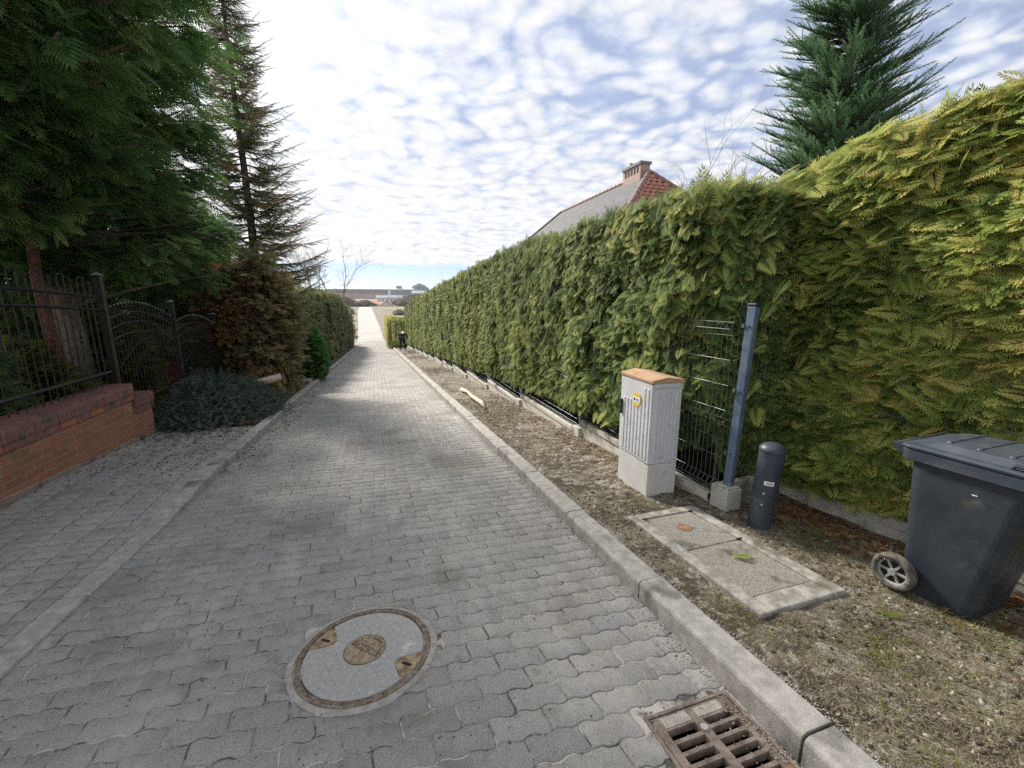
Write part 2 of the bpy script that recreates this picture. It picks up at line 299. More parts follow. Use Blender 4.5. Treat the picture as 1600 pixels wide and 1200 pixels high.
def sn(x, y, z, s, seed=0):
    """cheap smooth 3-D noise in -1..1 (sum of rotated sines)"""
    r = np.random.default_rng(seed); o = 0; a = 1.0; tot = 0
    for k in range(4):
        for q in range(3):
            d = r.normal(size=3); d /= np.linalg.norm(d); ph = r.uniform(0, 6.28)
            o = o + a * np.sin((x * d[0] + y * d[1] + z * d[2]) * s * (1.9 ** k) + ph); tot += a * 0.75
        a *= 0.55
    return o / tot

# ------------------------------------------------------------------ object helpers
def tag(o, label=None, cat=None, group=None, kind=None):
    if label: o['label'] = label
    if cat: o['category'] = cat
    if group: o['group'] = group
    if kind: o['kind'] = kind
    return o
def thing(name, label, cat, loc=(0, 0, 0), group=None, rot=(0, 0, 0)):
    o = bpy.data.objects.new(name, None); COL.objects.link(o); o.location = loc; o.rotation_euler = rot; o.empty_display_size = 0.2
    return tag(o, label, cat, group)
def link_mesh(name, me, mats, parent=None, smooth=False):
    if not isinstance(mats, (list, tuple)): mats = [mats]
    for m in mats: me.materials.append(MATS[m])
    o = bpy.data.objects.new(name, me); COL.objects.link(o)
    if parent is not None: o.parent = parent
    if smooth: me.polygons.foreach_set('use_smooth', [True] * len(me.polygons))
    return o
def np_mesh(name, verts, faces, mats, parent=None, tone=None, smooth=False, midx=None):
    """faces: list of (M,k) int arrays"""
    me = bpy.data.meshes.new(name); verts = np.asarray(verts, dtype=np.float32)
    if not isinstance(faces, list): faces = [faces]
    faces = [f for f in faces if len(f)]
    me.vertices.add(len(verts)); me.vertices.foreach_set('co', verts.ravel())
    loops = np.concatenate([f.ravel() for f in faces]).astype(np.int32)
    sizes = np.concatenate([np.full(len(f), f.shape[1], dtype=np.int32) for f in faces])
    starts = np.concatenate([[0], np.cumsum(sizes)[:-1]]).astype(np.int32)
    me.loops.add(len(loops)); me.loops.foreach_set('vertex_index', loops)
    me.polygons.add(len(sizes)); me.polygons.foreach_set('loop_start', starts); me.polygons.foreach_set('loop_total', sizes)
    if midx is not None: me.polygons.foreach_set('material_index', np.asarray(midx, dtype=np.int32))
    me.update(calc_edges=True)
    if tone is not None:
        a = me.attributes.new('tone', 'FLOAT', 'POINT'); a.data.foreach_set('value', np.asarray(tone, dtype=np.float32))
    return link_mesh(name, me, mats, parent, smooth)

class MB:
    """collects boxes, tubes, prisms; build() links them as one mesh"""
    def __init__(s): s.v = []; s.f = []; s.mi = []; s.m = 0
    def add(s, vs, fs):
        b = len(s.v); s.v += [tuple(p) for p in vs]
        for f in fs: s.f.append(tuple(b + i for i in f)); s.mi.append(s.m)
    def box(s, x0, x1, y0, y1, z0, z1, M=None):
        vs = [Vector((x, y, z)) for z in (z0, z1) for x, y in ((x0, y0), (x1, y0), (x1, y1), (x0, y1))]
        if M is not None: vs = [M @ p for p in vs]
        s.add(vs, [(3, 2, 1, 0), (4, 5, 6, 7), (0, 1, 5, 4), (1, 2, 6, 5), (2, 3, 7, 6), (3, 0, 4, 7)])
    def hexa(s, vs): s.add(vs, [(3, 2, 1, 0), (4, 5, 6, 7), (0, 1, 5, 4), (1, 2, 6, 5), (2, 3, 7, 6), (3, 0, 4, 7)])
    def tube(s, pts, rad, n=6, cap=True):
        pts = [Vector(p) for p in pts]; rs = rad if isinstance(rad, (list, tuple)) else [rad] * len(pts)
        rings = []; up = None
        for i, p in enumerate(pts):
            d = (pts[min(i + 1, len(pts) - 1)] - pts[max(i - 1, 0)])
            if d.length < 1e-9: d = Vector((0, 0, 1))
            d.normalize()
            if up is None: up = Vector((0, 0, 1)) if abs(d.z) < 0.9 else Vector((1, 0, 0))
            a = d.cross(up)
            if a.length < 1e-4: a = d.cross(Vector((0, 1, 0)))
            a.normalize(); b = d.cross(a).normalized(); up = -b if False else up
            rings.append([p + (a * math.cos(6.28318 * k / n) + b * math.sin(6.28318 * k / n)) * rs[i] for k in range(n)])
        vs = [q for r_ in rings for q in r_]; fs = []
        for i in range(len(rings) - 1):
            for k in range(n):
                fs.append((i * n + k, (i + 1) * n + k, (i + 1) * n + (k + 1) % n, i * n + (k + 1) % n))
        if cap: fs.append(tuple(range(n))); fs.append(tuple((len(rings) - 1) * n + k for k in reversed(range(n))))
        s.add(vs, fs)
    def lathe(s, prof, n=32, M=None):
        """prof: [(r,z)]"""
        vs = []
        for r_, z in prof:
            for k in range(n):
                p = Vector((r_ * math.cos(6.28318 * k / n), r_ * math.sin(6.28318 * k / n), z)); vs.append(M @ p if M is not None else p)
        fs = []
        for i in range(len(prof) - 1):
            for k in range(n): fs.append((i * n + k, i * n + (k + 1) % n, (i + 1) * n + (k + 1) % n, (i + 1) * n + k))
        fs.append(tuple((len(prof) - 1) * n + k for k in range(n))); fs.append(tuple(reversed(range(n))))
        s.add(vs, fs)
    def prism(s, outline, z0, z1, M=None):
        n = len(outline); vs = [Vector((x, y, z)) for z in (z0, z1) for x, y in outline]
        if M is not None: vs = [M @ p for p in vs]
        s.add(vs, [tuple(reversed(range(n))), tuple(range(n, 2 * n))] + [(k, (k + 1) % n, n + (k + 1) % n, n + k) for k in range(n)])
    def build(s, name, mats, parent=None, smooth=False, bevel=0.0, seg=2, fix=True):
        me = bpy.data.meshes.new(name); me.from_pydata(s.v, [], s.f); me.update()
        me.polygons.foreach_set('material_index', s.mi)
        if fix:
            bm = bmesh.new(); bm.from_mesh(me); bmesh.ops.recalc_face_normals(bm, faces=bm.faces); bm.to_mesh(me); bm.free()
        o = link_mesh(name, me, mats, parent, smooth)
        if bevel:
            b = o.modifiers.new('bevel', 'BEVEL'); b.width = bevel; b.segments = seg; b.limit_method = 'ANGLE'; b.angle_limit = R(35)
        return o

# ------------------------------------------------------------------ terrain, road, kerbs
def grid_mesh(name, xs, ys, zf, mat, kind='structure', skip=None, tone=None):
    xs = np.asarray(xs, float); ys = np.asarray(ys, float)
    X, Y = np.meshgrid(xs, ys); Z = zf(X, Y); nx = len(xs)
    X = X + xo(Y) if skip != 'noxo' else X
    v = np.stack([X, Y, Z], -1).reshape(-1, 3)
    i, j = np.meshgrid(np.arange(nx - 1), np.arange(len(ys) - 1)); a = (j * nx + i).ravel()
    f = np.stack([a, a + 1, a + 1 + nx, a + nx], -1)
    if callable(skip):
        cx = (xs[i] + xs[i + 1]).ravel() / 2; cy = (ys[j] + ys[j + 1]).ravel() / 2; f = f[~skip(cx, cy)]
    o = np_mesh(name, v, f, mat, smooth=True); tag(o, kind=kind); return o

def ground():
    xs = np.concatenate([[-300, -120, -60, -30], np.arange(-16, 16.1, 2), [30, 60, 120, 300]])
    ys = np.concatenate([np.arange(-10, 130, 2.0), [140, 150, 175, 200, 260, 330, 450, 600, 660]])
    def z(X, Y):
        base = zr(Y)
        d = np.where((X > -4.5) & (X < 5) & (Y < 47), -.30, 0.05)
        d = np.where((Y >= 47) & (X > -1.6 + xo(Y)) & (X < 2.2), -.12, d)
        garden = np.where(X < -5, .35, 0)
        return base + d + garden * (Y < 47) + .25 * sn(X, Y, 0, .05, 3) * (np.abs(X) > 12)
    grid_mesh('ground', xs, ys, z, 'far_field', skip='noxo')
ground()

L_, W_ = 0.2275, 0.1137
def tri(u, a):        # trapezoid wave of period 1
    u = u % 1.0
    return a * np.interp(u, [0, .12, .38, .62, .88, 1], [0, 1, 1, -1, -1, 0])
GR = (0.955, 1.365, 0.57, 1.205)      # grate opening x0,x1,y0,y1
MH = (-0.145, 1.965, 0.335)             # manhole centre and radius
SKEW = -0.055
def blocks(name, x0, x1, y0, y1, zf, mat, bond=0.5, detail=True, cut=True, gap=0.005, kind='structure'):
    vs = []; fs_top = []; quads = []; tones = []; nrow = int((y1 - y0) / W_) + 1
    us = (np.arange(8) + 0.0) / 8; us = np.array([0, .06, .19, .31, .44, .56, .69, .81, .94]) if detail else np.array([0.0, .25, .5, .75])
    wsd = np.array([0, .14, .5, .86]) if detail else np.array([0.0])
    base = 0
    for r in range(nrow):
        v0 = y0 + r * W_; off = (bond * (r % 2)) * L_
        n = int((x1 - x0) / L_) + 2
        for c in range(-1, n):
            u0 = x0 + c * L_ + off
            if u0 > x1 or u0 + L_ < x0: continue
            pts = [(u, 0.0) for u in us] + [(1.0, w) for w in wsd] + [(1 - u, 1.0) for u in us] + [(0.0, 1 - w) for w in wsd]
            p = np.array(pts)
            cx, cy = 0.5, 0.5
            def place(p, ins):
                q = p.copy()
                q[:, 0] = 0.5 + (p[:, 0] - .5) * (1 - 2 * ins / L_); q[:, 1] = 0.5 + (p[:, 1] - .5) * (1 - 2 * ins / W_)
                ux = u0 + q[:, 0] * L_; vy = v0 + q[:, 1] * W_
                X = ux + tri((p[:, 1]), 0.0055); Y = vy + tri((ux - x0) / (L_ / 2), 0.0065) + SKEW * (ux if cut else 0)
                return X, Y
            jx, jy = random.gauss(0, .0012), random.gauss(0, .0012); hz = max(-.0018, min(.0022, random.gauss(0, .0012))); tx, ty = random.gauss(0, .002), random.gauss(0, .002)
            CJ = RNG.normal(0, .0009, (2, 40)) if detail else None
            rings = []
            for ins, dz in ((gap / 2, -.012), (gap / 2, -.0028), (gap / 2 + .0045, 0.0)) if detail else ((gap / 2, -.006), (gap / 2 + .005, 0.0)):
                X, Y = place(p, ins); X = X + jx + (CJ[0][:len(p)] if detail else 0); Y = Y + jy + (CJ[1][:len(p)] if detail else 0)
                Z = dz + hz + (X - u0) * tx + (Y - v0) * ty
                rings.append([X, Y, Z])
            X, Y, Z = rings[0]
            mx, my = u0 + L_ / 2, v0 + W_ / 2 + (SKEW * (u0 + L_ / 2) if cut else 0)
            if cut and my < 3:
                if math.hypot(mx - MH[0], my - MH[1]) < MH[2] - .05: continue
                if GR[0] - .03 < mx < GR[1] + .1 and GR[2] - .02 < my < GR[3] + .02: continue
                for rg in rings:
                    dx, dy = rg[0] - MH[0], rg[1] - MH[1]; d = np.hypot(dx, dy); k = np.where(d < MH[2] + .018, (MH[2] + .018) / d, 1)
                    rg[0] = MH[0] + dx * k; rg[1] = MH[1] + dy * k
                    ins = (rg[0] > GR[0] - .008) & (rg[1] > GR[2] - .008) & (rg[1] < GR[3] + .008)
                    if ins.any():
                        px_ = rg[0] - (GR[0] - .008); py_ = np.minimum(rg[1] - (GR[2] - .008), (GR[3] + .008) - rg[1])
                        usex = px_ < py_
                        rg[0] = np.where(ins & usex, GR[0] - .008, rg[0])
                        top = (GR[3] + .008 - rg[1]) < (rg[1] - GR[2])
                        rg[1] = np.where(ins & ~usex, np.where(top, GR[3] + .008, GR[2] - .008), rg[1])
            m = len(p)
            for X, Y, Z in rings:
                X = np.clip(X, x0 - .02, x1 + .02)
                vs.append(np.stack([X + xo(Y), Y, Z + zf(X, Y)], -1))
            fs_top.append(base + (len(rings) - 1) * m + np.arange(m))
            k = np.arange(m); k2 = (k + 1) % m
            for q in range(len(rings) - 1):
                quads.append(np.stack([base + q * m + k, base + q * m + k2, base + (q + 1) * m + k2, base + (q + 1) * m + k], -1))
            t = min(1, max(0, random.gauss(.5, .22))); tones.append(np.full(m * len(rings), t))
            base += m * len(rings)
    o = np_mesh(name, np.concatenate(vs), [np.array(fs_top), np.concatenate(quads)], mat, tone=np.concatenate(tones)); tag(o, kind=kind)
    return o
def road_z(X, Y): return zr(Y)
def hole_mask(cx, cy): return (cx > GR[0]) & (cx < GR[1]) & (cy > GR[2]) & (cy < GR[3])
blocks('road_paving', XL - .03, XR + .03, -.4, 14.0, road_z, 'paver')
blocks('road_paving', XL - .03, XR + .03, 14.0 + 0.0, 58.0, road_z, 'paver', detail=False)
grid_mesh('road_bedding', [XL - .06, -1, 0, GR[0], GR[1], XR + .06], np.concatenate([[-.5, 0.1, GR[2], .9, GR[3]], np.arange(2, 60, 1.0)]), lambda X, Y: zr(Y) - .0042, 'joint_sand', skip=hole_mask)
grid_mesh('far_road', [XL, -.5, .5, XR], np.arange(58, 123, 1.0), lambda X, Y: zr(Y) + .004, 'far_paving')
# crown of the left driveway
def drive_z(X, Y): return zr(Y) + .02 + .06 * np.clip((-1.93 - X) / 1.3, 0, 1) + .085 * np.clip((Y - 4.1) / 1.1, 0, 1)
blocks('driveway_paving', -3.20, -1.95, 1.0, 7.55, drive_z, 'drive_paver', bond=0.0, cut=False, gap=.007)
grid_mesh('driveway_bedding', [-3.3, -2.9, -2.5, -2.2, -1.93], np.arange(-.5, 7.7, .1), lambda X, Y: drive_z(X, Y) - .006, 'drive_sand')

def kerb(x0, side, y0, y1, hf, name, flushw=.15):
    """1 m kerb stones with a worn chamfer on the road side"""
    mb = MB(); y = y0; r = random.Random(5 + int(side))
    while y < y1:
        yy = [y + .006, y + .5, y + .994]
        jz = r.gauss(0, .002); jx = r.gauss(0, .002)
        for a, b in ((0, 1), (1, 2)):
            secs = []
            for Y in (yy[a], yy[b]):
                z = float(zr(Y)); h = hf(Y) + jz; X = x0 + jx + float(xo(Y)); c = min(.022, h * .5 + .003)
                s_ = side; w = flushw
                secs.append([(X, Y, z - .12), (X, Y, z + h - c), (X + s_ * c * .25, Y, z + h - c * .45), (X + s_ * c, Y, z + h), (X + s_ * (w - .006), Y, z + h), (X + s_ * w, Y, z + h - .006), (X + s_ * w, Y, z - .12)])
            n = 7; mb.add(secs[0] + secs[1], [(k, (k + 1) % n, n + (k + 1) % n, n + k) for k in range(n)] + [tuple(range(n)), tuple(range(2 * n - 1, n - 1, -1))])
        y += 1.0
    o = mb.build(name, 'kerb_concrete'); tag(o, kind='structure'); return o
kerb(XR, 1, -1.13, 118, lambda Y: .12, 'kerb')
kerb(XL, -1, -1.0, 54, lambda Y: .018 + .10 * min(1, max(0, (Y - 4.0) / 1.1)), 'kerb')

# verge (right) and planting bed (left)
def verge_z(X, Y): return zr(Y) + .112 + .016 * sn(X, Y, 0, 5.0, 4) + .016 * sn(X, Y, 0, 24, 8)
grid_mesh('verge', np.concatenate([np.arange(1.52, 3.6, .035), np.arange(3.6, 5.3, .3)]), np.concatenate([np.arange(-1, 7, .035), np.arange(7, 16, .12), np.arange(16, 47, .5)]), lambda X, Y: verge_z(X, Y) + np.where(X < 1.6, (X - 1.6) * .12, 0), 'soil')
grid_mesh('verge', np.arange(1.52, 4.6, .5), np.arange(46.5, 120, 1.5), lambda X, Y: zr(Y) + .11 + .03 * sn(X, Y, 0, 2, 4), 'soil')
grid_mesh('planting_bed', np.arange(-3.45, -1.90, .06), np.concatenate([np.arange(7.5, 20, .1), np.arange(20, 52, .5)]), lambda X, Y: zr(Y) + .10 + .03 * sn(X, Y, 0, 4, 5) + .05 * np.clip((-2.1 - X), 0, 1), 'garden_soil')
grid_mesh('garden_ground', np.arange(-14, -3.30, .7), np.arange(-3, 52, 1.0), lambda X, Y: np.maximum(zr(Y) + .12, np.where(Y < 7.2, .05, -9)) + .03 * sn(X, Y, 0, 2, 5), 'garden_soil')

# ------------------------------------------------------------------ foliage engine
def frond_template(pairs, sub, wid=.055, droop=.25, spread=.46, axisw=.012):
    V = []; Q = []
    def quad(a, b, c, d): i = len(V); V.extend([a, b, c, d]); Q.append((i, i + 1, i + 2, i + 3))
    def zc(t, y): return -droop * t * t - .35 * droop * (abs(y) / .4) ** 2
    def blade(p, d, l, w):
        d = np.array(d) / np.hypot(*d); n = np.array((-d[1], d[0]))
        a = np.array(p); m = a + d * l * .45; e = a + d * l
        pts = [a, m + n * w, e, m - n * w]
        quad(*[(q[0], q[1], zc(q[0], q[1])) for q in pts])
    quad((0, -axisw, 0), (0, axisw, 0), (1, axisw * .3, zc(1, 0)), (1, -axisw * .3, zc(1, 0)))
    for i in range(pairs):
        for sgn in (1, -1):
            t = .10 + .84 * (i + (.5 if sgn > 0 else 0)) / pairs
            l = spread * (1 - t) ** .75 + .07; ang = R(52 - 18 * t)
            d = (math.cos(ang), sgn * math.sin(ang)); p = (t, 0)
            blade(p, d, l, wid * (.6 if sub else 1))
            if sub:
                for k in range(sub):
                    s = .25 + .6 * k / sub
                    for sg2 in (1, -1):
                        a2 = math.atan2(d[1], d[0]) + sg2 * R(42); ll = l * .42 * (1 - s * .6)
                        blade((p[0] + d[0] * l * s, p[1] + d[1] * l * s), (math.cos(a2), math.sin(a2)), ll, wid * .42)
    blade((.93, 0), (1, 0), .14, wid * .6)
    return np.array(V), np.array(Q)
FR_NEAR = frond_template(7, 3, .030, spread=.48, axisw=.010)
FR_MID = frond_template(7, 1, .030, spread=.50)
FR_LOW = frond_template(7, 0, .036, spread=.5)
FR_FAR = frond_template(4, 0, .075, spread=.6)
def needle_template(n=22, seed=1, nl=.16, nw=.012, flat=.6):
    """a shoot with needles all round"""
    r = np.random.default_rng(seed); V = []; Q = []
    for k in range(2):
        a = (0, .012, 0) if k else (0, 0, .012); i = len(V)
        V += [(0, -a[1], -a[2]), (0, a[1], a[2]), (1, a[1] * .4, a[2] * .4), (1, -a[1] * .4, -a[2] * .4)]; Q.append((i, i + 1, i + 2, i + 3))
    for i in range(n):
        t = .04 + .96 * i / n; th = i * 2.399; c, s = math.cos(th), math.sin(th) * flat + .15
        l = nl * (1.0 - .35 * t); d = np.array((.62, .78 * c, .78 * s)); d /= np.linalg.norm(d)
        b = np.cross(d, (1, 0, 0)); b /= max(1e-6, np.linalg.norm(b))
        p = np.array((t, 0, 0)); e = p + d * l; j = len(V)
        V += [tuple(p - b * nw), tuple(p + b * nw), tuple(e + b * nw * .5), tuple(e - b * nw * .5)]; Q.append((j, j + 1, j + 2, j + 3))
    return np.array(V), np.array(Q)
ND = needle_template(26, 1, .20, .016)
ND_LOW = needle_template(12, 2, .26, .028)
ND_FIR = needle_template(34, 3, .15, .020, .8)

def norm(a): return a / np.maximum(1e-9, np.linalg.norm(a, axis=-1, keepdims=True))
def scatter(name, T, pos, axis, nrm, size, tone, mat, parent, smooth=False):
    V, Q = T; axis = norm(axis); lat = norm(np.cross(nrm, axis)); nn = np.cross(axis, lat)
    N = len(pos); size = np.broadcast_to(np.asarray(size, float), (N,))
    W = (V[None, :, 0, None] * axis[:, None, :] + V[None, :, 1, None] * lat[:, None, :] + V[None, :, 2, None] * nn[:, None, :]) * size[:, None, None] + pos[:, None, :]
    F = (Q[None] + (np.arange(N) * len(V))[:, None, None]).reshape(-1, 4)
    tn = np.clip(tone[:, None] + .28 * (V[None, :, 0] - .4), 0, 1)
    return np_mesh(name, W.reshape(-1, 3), F, mat, parent, tone=tn.ravel())
def join_scatter(parts):
    """several scatter sets -> arrays for one mesh"""
    vs = []; fs = []; tn = []; b = 0
    for T, pos, axis, nrm, size, tone in parts:
        if len(pos) == 0: continue
        V, Q = T; axis = norm(axis); lat = norm(np.cross(nrm, axis)); nn = np.cross(axis, lat); N = len(pos)
        size = np.broadcast_to(np.asarray(size, float), (N,))
        W = (V[None, :, 0, None] * axis[:, None, :] + V[None, :, 1, None] * lat[:, None, :] + V[None, :, 2, None] * nn[:, None, :]) * size[:, None, None] + pos[:, None, :]
        fs.append((Q[None] + (b + np.arange(N) * len(V))[:, None, None]).reshape(-1, 4)); vs.append(W.reshape(-1, 3))
        tn.append(np.clip(tone[:, None] + .28 * (V[None, :, 0] - .4), 0, 1).ravel()); b += N * len(V)
    return np.concatenate(vs), np.concatenate(fs), np.concatenate(tn)
def foliage(name, parts, mat, parent):
    v, f, t = join_scatter(parts); return np_mesh(name, v, f, mat, parent, tone=t)

def hedge_face(n, y0, y1, xface, ztop, zbot, out, T, size, seed, bump=.10, tone0=.45, clus=9, droop=.25, spreadr=.16, face_n=.35, sy=.5, tgrad=None, axo=1.0, sidem=0.0, sidew=.55, zj=.38):
    """clustered sprays on a clipped hedge face whose outward normal is `out`; (s along y)"""
    r = np.random.default_rng(seed); m = n // clus
    s = r.uniform(y0, y1, m); zt = ztop(s); zb = zbot(s); h = r.uniform(0, 1, m); z = zb + (zt - zb) * h
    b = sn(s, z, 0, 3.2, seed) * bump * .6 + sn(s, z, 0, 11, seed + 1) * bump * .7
    ct = np.clip(tone0 + .22 * r.normal(size=m) + .22 * b / bump * .6, 0, 1)  # lumps toned lighter, hollows darker: shade put into the spray tone
    idx = np.repeat(np.arange(m), clus); N = len(idx)
    ys = s[idx] + r.normal(0, spreadr * .75, N); zs = z[idx] + r.normal(0, spreadr * .6, N); dep = np.abs(r.normal(0, .05, N))
    xf = xface(ys) if callable(xface) else np.full(N, xface)
    zs = np.clip(zs, zbot(ys) - .02, ztop(ys) + .05)
    pos = np.stack([xf + out * (b[idx] - dep), ys, zs], -1)
    side = (r.normal(sidem, sidew, m))[idx] + r.normal(0, .22, N)
    ax = np.stack([np.full(N, out * axo), side, -droop + r.normal(0, zj * .4, N) + (r.normal(0, zj, m))[idx]], -1)
    ax = norm(ax)
    nr = np.stack([r.normal(0, .35, N) + out * face_n, r.normal(0, sy, N), np.ones(N)], -1)
    sz = size * r.uniform(.65, 1.25, N)
    pos = pos - ax * (sz * .55)[:, None]
    tg = tgrad(ys) if tgrad else 0
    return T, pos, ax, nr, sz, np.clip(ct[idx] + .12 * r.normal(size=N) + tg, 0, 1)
def hedge_top(n, y0, y1, x0, x1, ztop, T, size, seed, tone0=.55, lean=(0, 0)):
    r = np.random.default_rng(seed); N = n
    ys = r.uniform(y0, y1, N); xs = r.uniform(x0, x1, N); zs = ztop(ys) + .06 * sn(xs, ys, 0, 5, seed) - np.abs(r.normal(0, .05, N))
    ax = np.stack([r.normal(0, .5, N) + lean[0], r.normal(0, .5, N) + lean[1], r.uniform(.5, 1.3, N)], -1)
    nr = np.stack([r.normal(0, 1, N), r.normal(0, 1, N), r.normal(0, .3, N)], -1)
    sz = size * r.uniform(.6, 1.4, N); ax = norm(ax)
    return T, np.stack([xs, ys, zs], -1) - ax * (sz * .35)[:, None], ax, nr, sz, np.clip(tone0 + .2 * r.normal(size=N), 0, 1)
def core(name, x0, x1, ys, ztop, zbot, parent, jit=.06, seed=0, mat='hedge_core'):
    """rough dark backing added for the shade inside a hedge, lumpy on its faces"""
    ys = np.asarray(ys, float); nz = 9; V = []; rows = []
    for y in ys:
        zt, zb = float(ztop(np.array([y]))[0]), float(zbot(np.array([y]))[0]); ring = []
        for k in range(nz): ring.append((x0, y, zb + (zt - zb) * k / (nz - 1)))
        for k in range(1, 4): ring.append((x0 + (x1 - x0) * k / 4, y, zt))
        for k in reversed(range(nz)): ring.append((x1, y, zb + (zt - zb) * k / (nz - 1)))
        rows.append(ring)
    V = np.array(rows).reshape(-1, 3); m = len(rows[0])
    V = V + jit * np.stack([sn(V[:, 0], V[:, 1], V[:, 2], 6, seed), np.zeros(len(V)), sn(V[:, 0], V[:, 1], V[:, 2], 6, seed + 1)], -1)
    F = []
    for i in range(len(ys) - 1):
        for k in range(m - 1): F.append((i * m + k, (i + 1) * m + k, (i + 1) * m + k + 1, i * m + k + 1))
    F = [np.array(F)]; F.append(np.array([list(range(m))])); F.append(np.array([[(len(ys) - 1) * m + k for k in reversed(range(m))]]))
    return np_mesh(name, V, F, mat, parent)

# ---- right-hand hedges
CY = lambda v: (lambda y: np.full(np.shape(y), float(v)))
def hedge_near():
    t = thing('thuja_hedge', 'tall yellow-green thuja hedge behind the wheelie bin and the bollard', 'hedge', (3.8, 1.0, .1))
    I = t.matrix_basis.inverted(); off = np.array([-3.8, -1.0, -.1])
    top = lambda y: np.interp(y, [1.3, 2.2, 2.9], [2.69, 2.60, 2.43]) + .05 * sn(y, 0, 0, 2.0, 2); bot = lambda y: zr(y) + .34
    face = lambda y: 3.25 + .06 * sn(y, 0, 0, 2.0, 5)
    P = [hedge_face(11500, .3, 2.85, face, top, bot, -1, FR_NEAR, .185, 21, .21, .56, 9, face_n=1.3, sy=.3, axo=.5, sidem=.55, sidew=.75, droop=.10, tgrad=lambda y: np.interp(y, [.9, 1.8, 2.8], [.12, .04, -.20])),
         hedge_face(1500, -1.6, .3, face, top, bot, -1, FR_LOW, .24, 22, .13, .56, 9),
         hedge_top(2400, -1.2, 3.0, 3.30, 4.6, top, FR_MID, .18, 23, .62, (-.2, 0))]
    r = np.random.default_rng(5); N = 130   # long leader shoots above the top
    ys = r.uniform(0.6, 3.1, N); ax = np.stack([r.normal(0, .25, N), r.normal(0, .25, N), np.ones(N)], -1)
    P.append((FR_LOW, np.stack([r.uniform(3.4, 4.2, N), ys, top(ys) - .02], -1), ax, r.normal(size=(N, 3)), r.uniform(.12, .24, N), r.uniform(.2, .7, N)))
    P = [(a, b + off, c, d, e, f) for a, b, c, d, e, f in P]
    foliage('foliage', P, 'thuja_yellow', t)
    c = core('dark_backing', 3.56, 5.0, np.arange(-1.6, 3.2, .3), lambda y: top(y) - .16, lambda y: zr(y) + .1, t, .07, 9); c.location = off
    # bare stems seen between the sprays low down
    mb = MB(); rr = random.Random(3)
    for k in range(9):
        y = -.8 + k * .42; x = 3.62 + rr.uniform(0, .1); z0 = float(zr(y)) + .1
        mb.tube([(x, y, z0), (x + rr.uniform(-.05, .05), y + .03, z0 + .6), (x + .05, y + rr.uniform(-.1, .1), z0 + 1.6)], [.03, .024, .012], 6)
    s = mb.build('stems_or_core', 'bark', t); s.location = off
hedge_near()
def end_face(parts_seed, n, x0, x1, y, z0, z1, T, size, tone0):
    """hedge end facing the camera (-y)"""
    r = np.random.default_rng(parts_seed); m = n // 8
    xs = r.uniform(x0, x1, m); zs = r.uniform(z0, z1, m); b = sn(xs, zs, 0, 4, parts_seed) * .07
    idx = np.repeat(np.arange(m), 8); N = len(idx)
    pos = np.stack([xs[idx] + r.normal(0, .09, N), y - b[idx] + np.abs(r.normal(0, .05, N)), np.minimum(zs[idx] + r.normal(0, .09, N), z1)], -1)
    ax = np.stack([r.normal(-.5, .6, N), -.6 * np.ones(N), r.normal(-.3, .4, N)], -1)
    nr = np.stack([r.normal(-.4, .3, N), r.normal(0, .3, N) - 1.0, np.ones(N)], -1); sz = size * r.uniform(.65, 1.25, N); ax = norm(ax)
    return T, pos - ax * (sz * .5)[:, None], ax, nr, sz, np.clip(tone0 + .15 * r.normal(size=N) + b[idx] * 2, 0, 1)  # tone also falls in the hollows, as painted shade
def hedge_mid():
    t = thing('thuja_hedge', 'dark green shaggy thuja hedge behind the grey cable cabinet', 'hedge', (3.2, 5.0, -.3))
    off = np.array([-3.2, -5.0, .3])
    top = lambda y: np.interp(y, [2, 8, 10], [2.42, 2.49, 2.43]) + .07 * sn(y, 0, 0, 2.2, 12); bot = lambda y: zr(y) + .56
    face = lambda y: np.interp(y, [2.6, 2.95, 3.3, 10], [2.78, 2.66, 2.50, 2.50]) + .05 * sn(y, 0, 0, 2.5, 15)
    P = [hedge_face(7800, 2.7, 5.2, face, top, bot, -1, FR_NEAR, .17, 31, .16, .45, 9, droop=.55, face_n=1.6, sy=.3, axo=.55, sidem=-.25, sidew=.6),
         hedge_face(9000, 5.0, 9.6, face, top, bot, -1, FR_MID, .18, 32, .11, .50, 9, droop=.55, face_n=1.6, sy=.3, axo=.55, sidem=-.25, sidew=.6),
         end_face(33, 5200, 2.80, 3.5, 2.66, .35, 2.4, FR_NEAR, .20, .40),
         hedge_top(1800, 2.7, 9.6, 2.6, 4.0, top, FR_MID, .22, 34, .5, (-.2, 0))]
    P = [(a, b + off, c, d, e, f) for a, b, c, d, e, f in P]
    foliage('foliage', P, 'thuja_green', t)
    c = core('dark_backing', 2.86, 4.4, np.concatenate([[2.98], np.arange(3.3, 9.9, .4)]), lambda y: top(y) - .15, lambda y: zr(y) + .1, t, .05, 19); c.location = off
    mb = MB(); rr = random.Random(8)
    for k in range(16):
        y = 2.9 + k * .42; x = 2.86 + rr.uniform(0, .1); z0 = float(zr(y)) + .1
        mb.tube([(x, y, z0), (x + .03, y + .03, z0 + .6), (x + .05, y + rr.uniform(-.1, .1), z0 + 1.5)], [.028, .022, .012], 5)
    s = mb.build('stems_or_core', 'bark', t); s.location = off
hedge_mid()
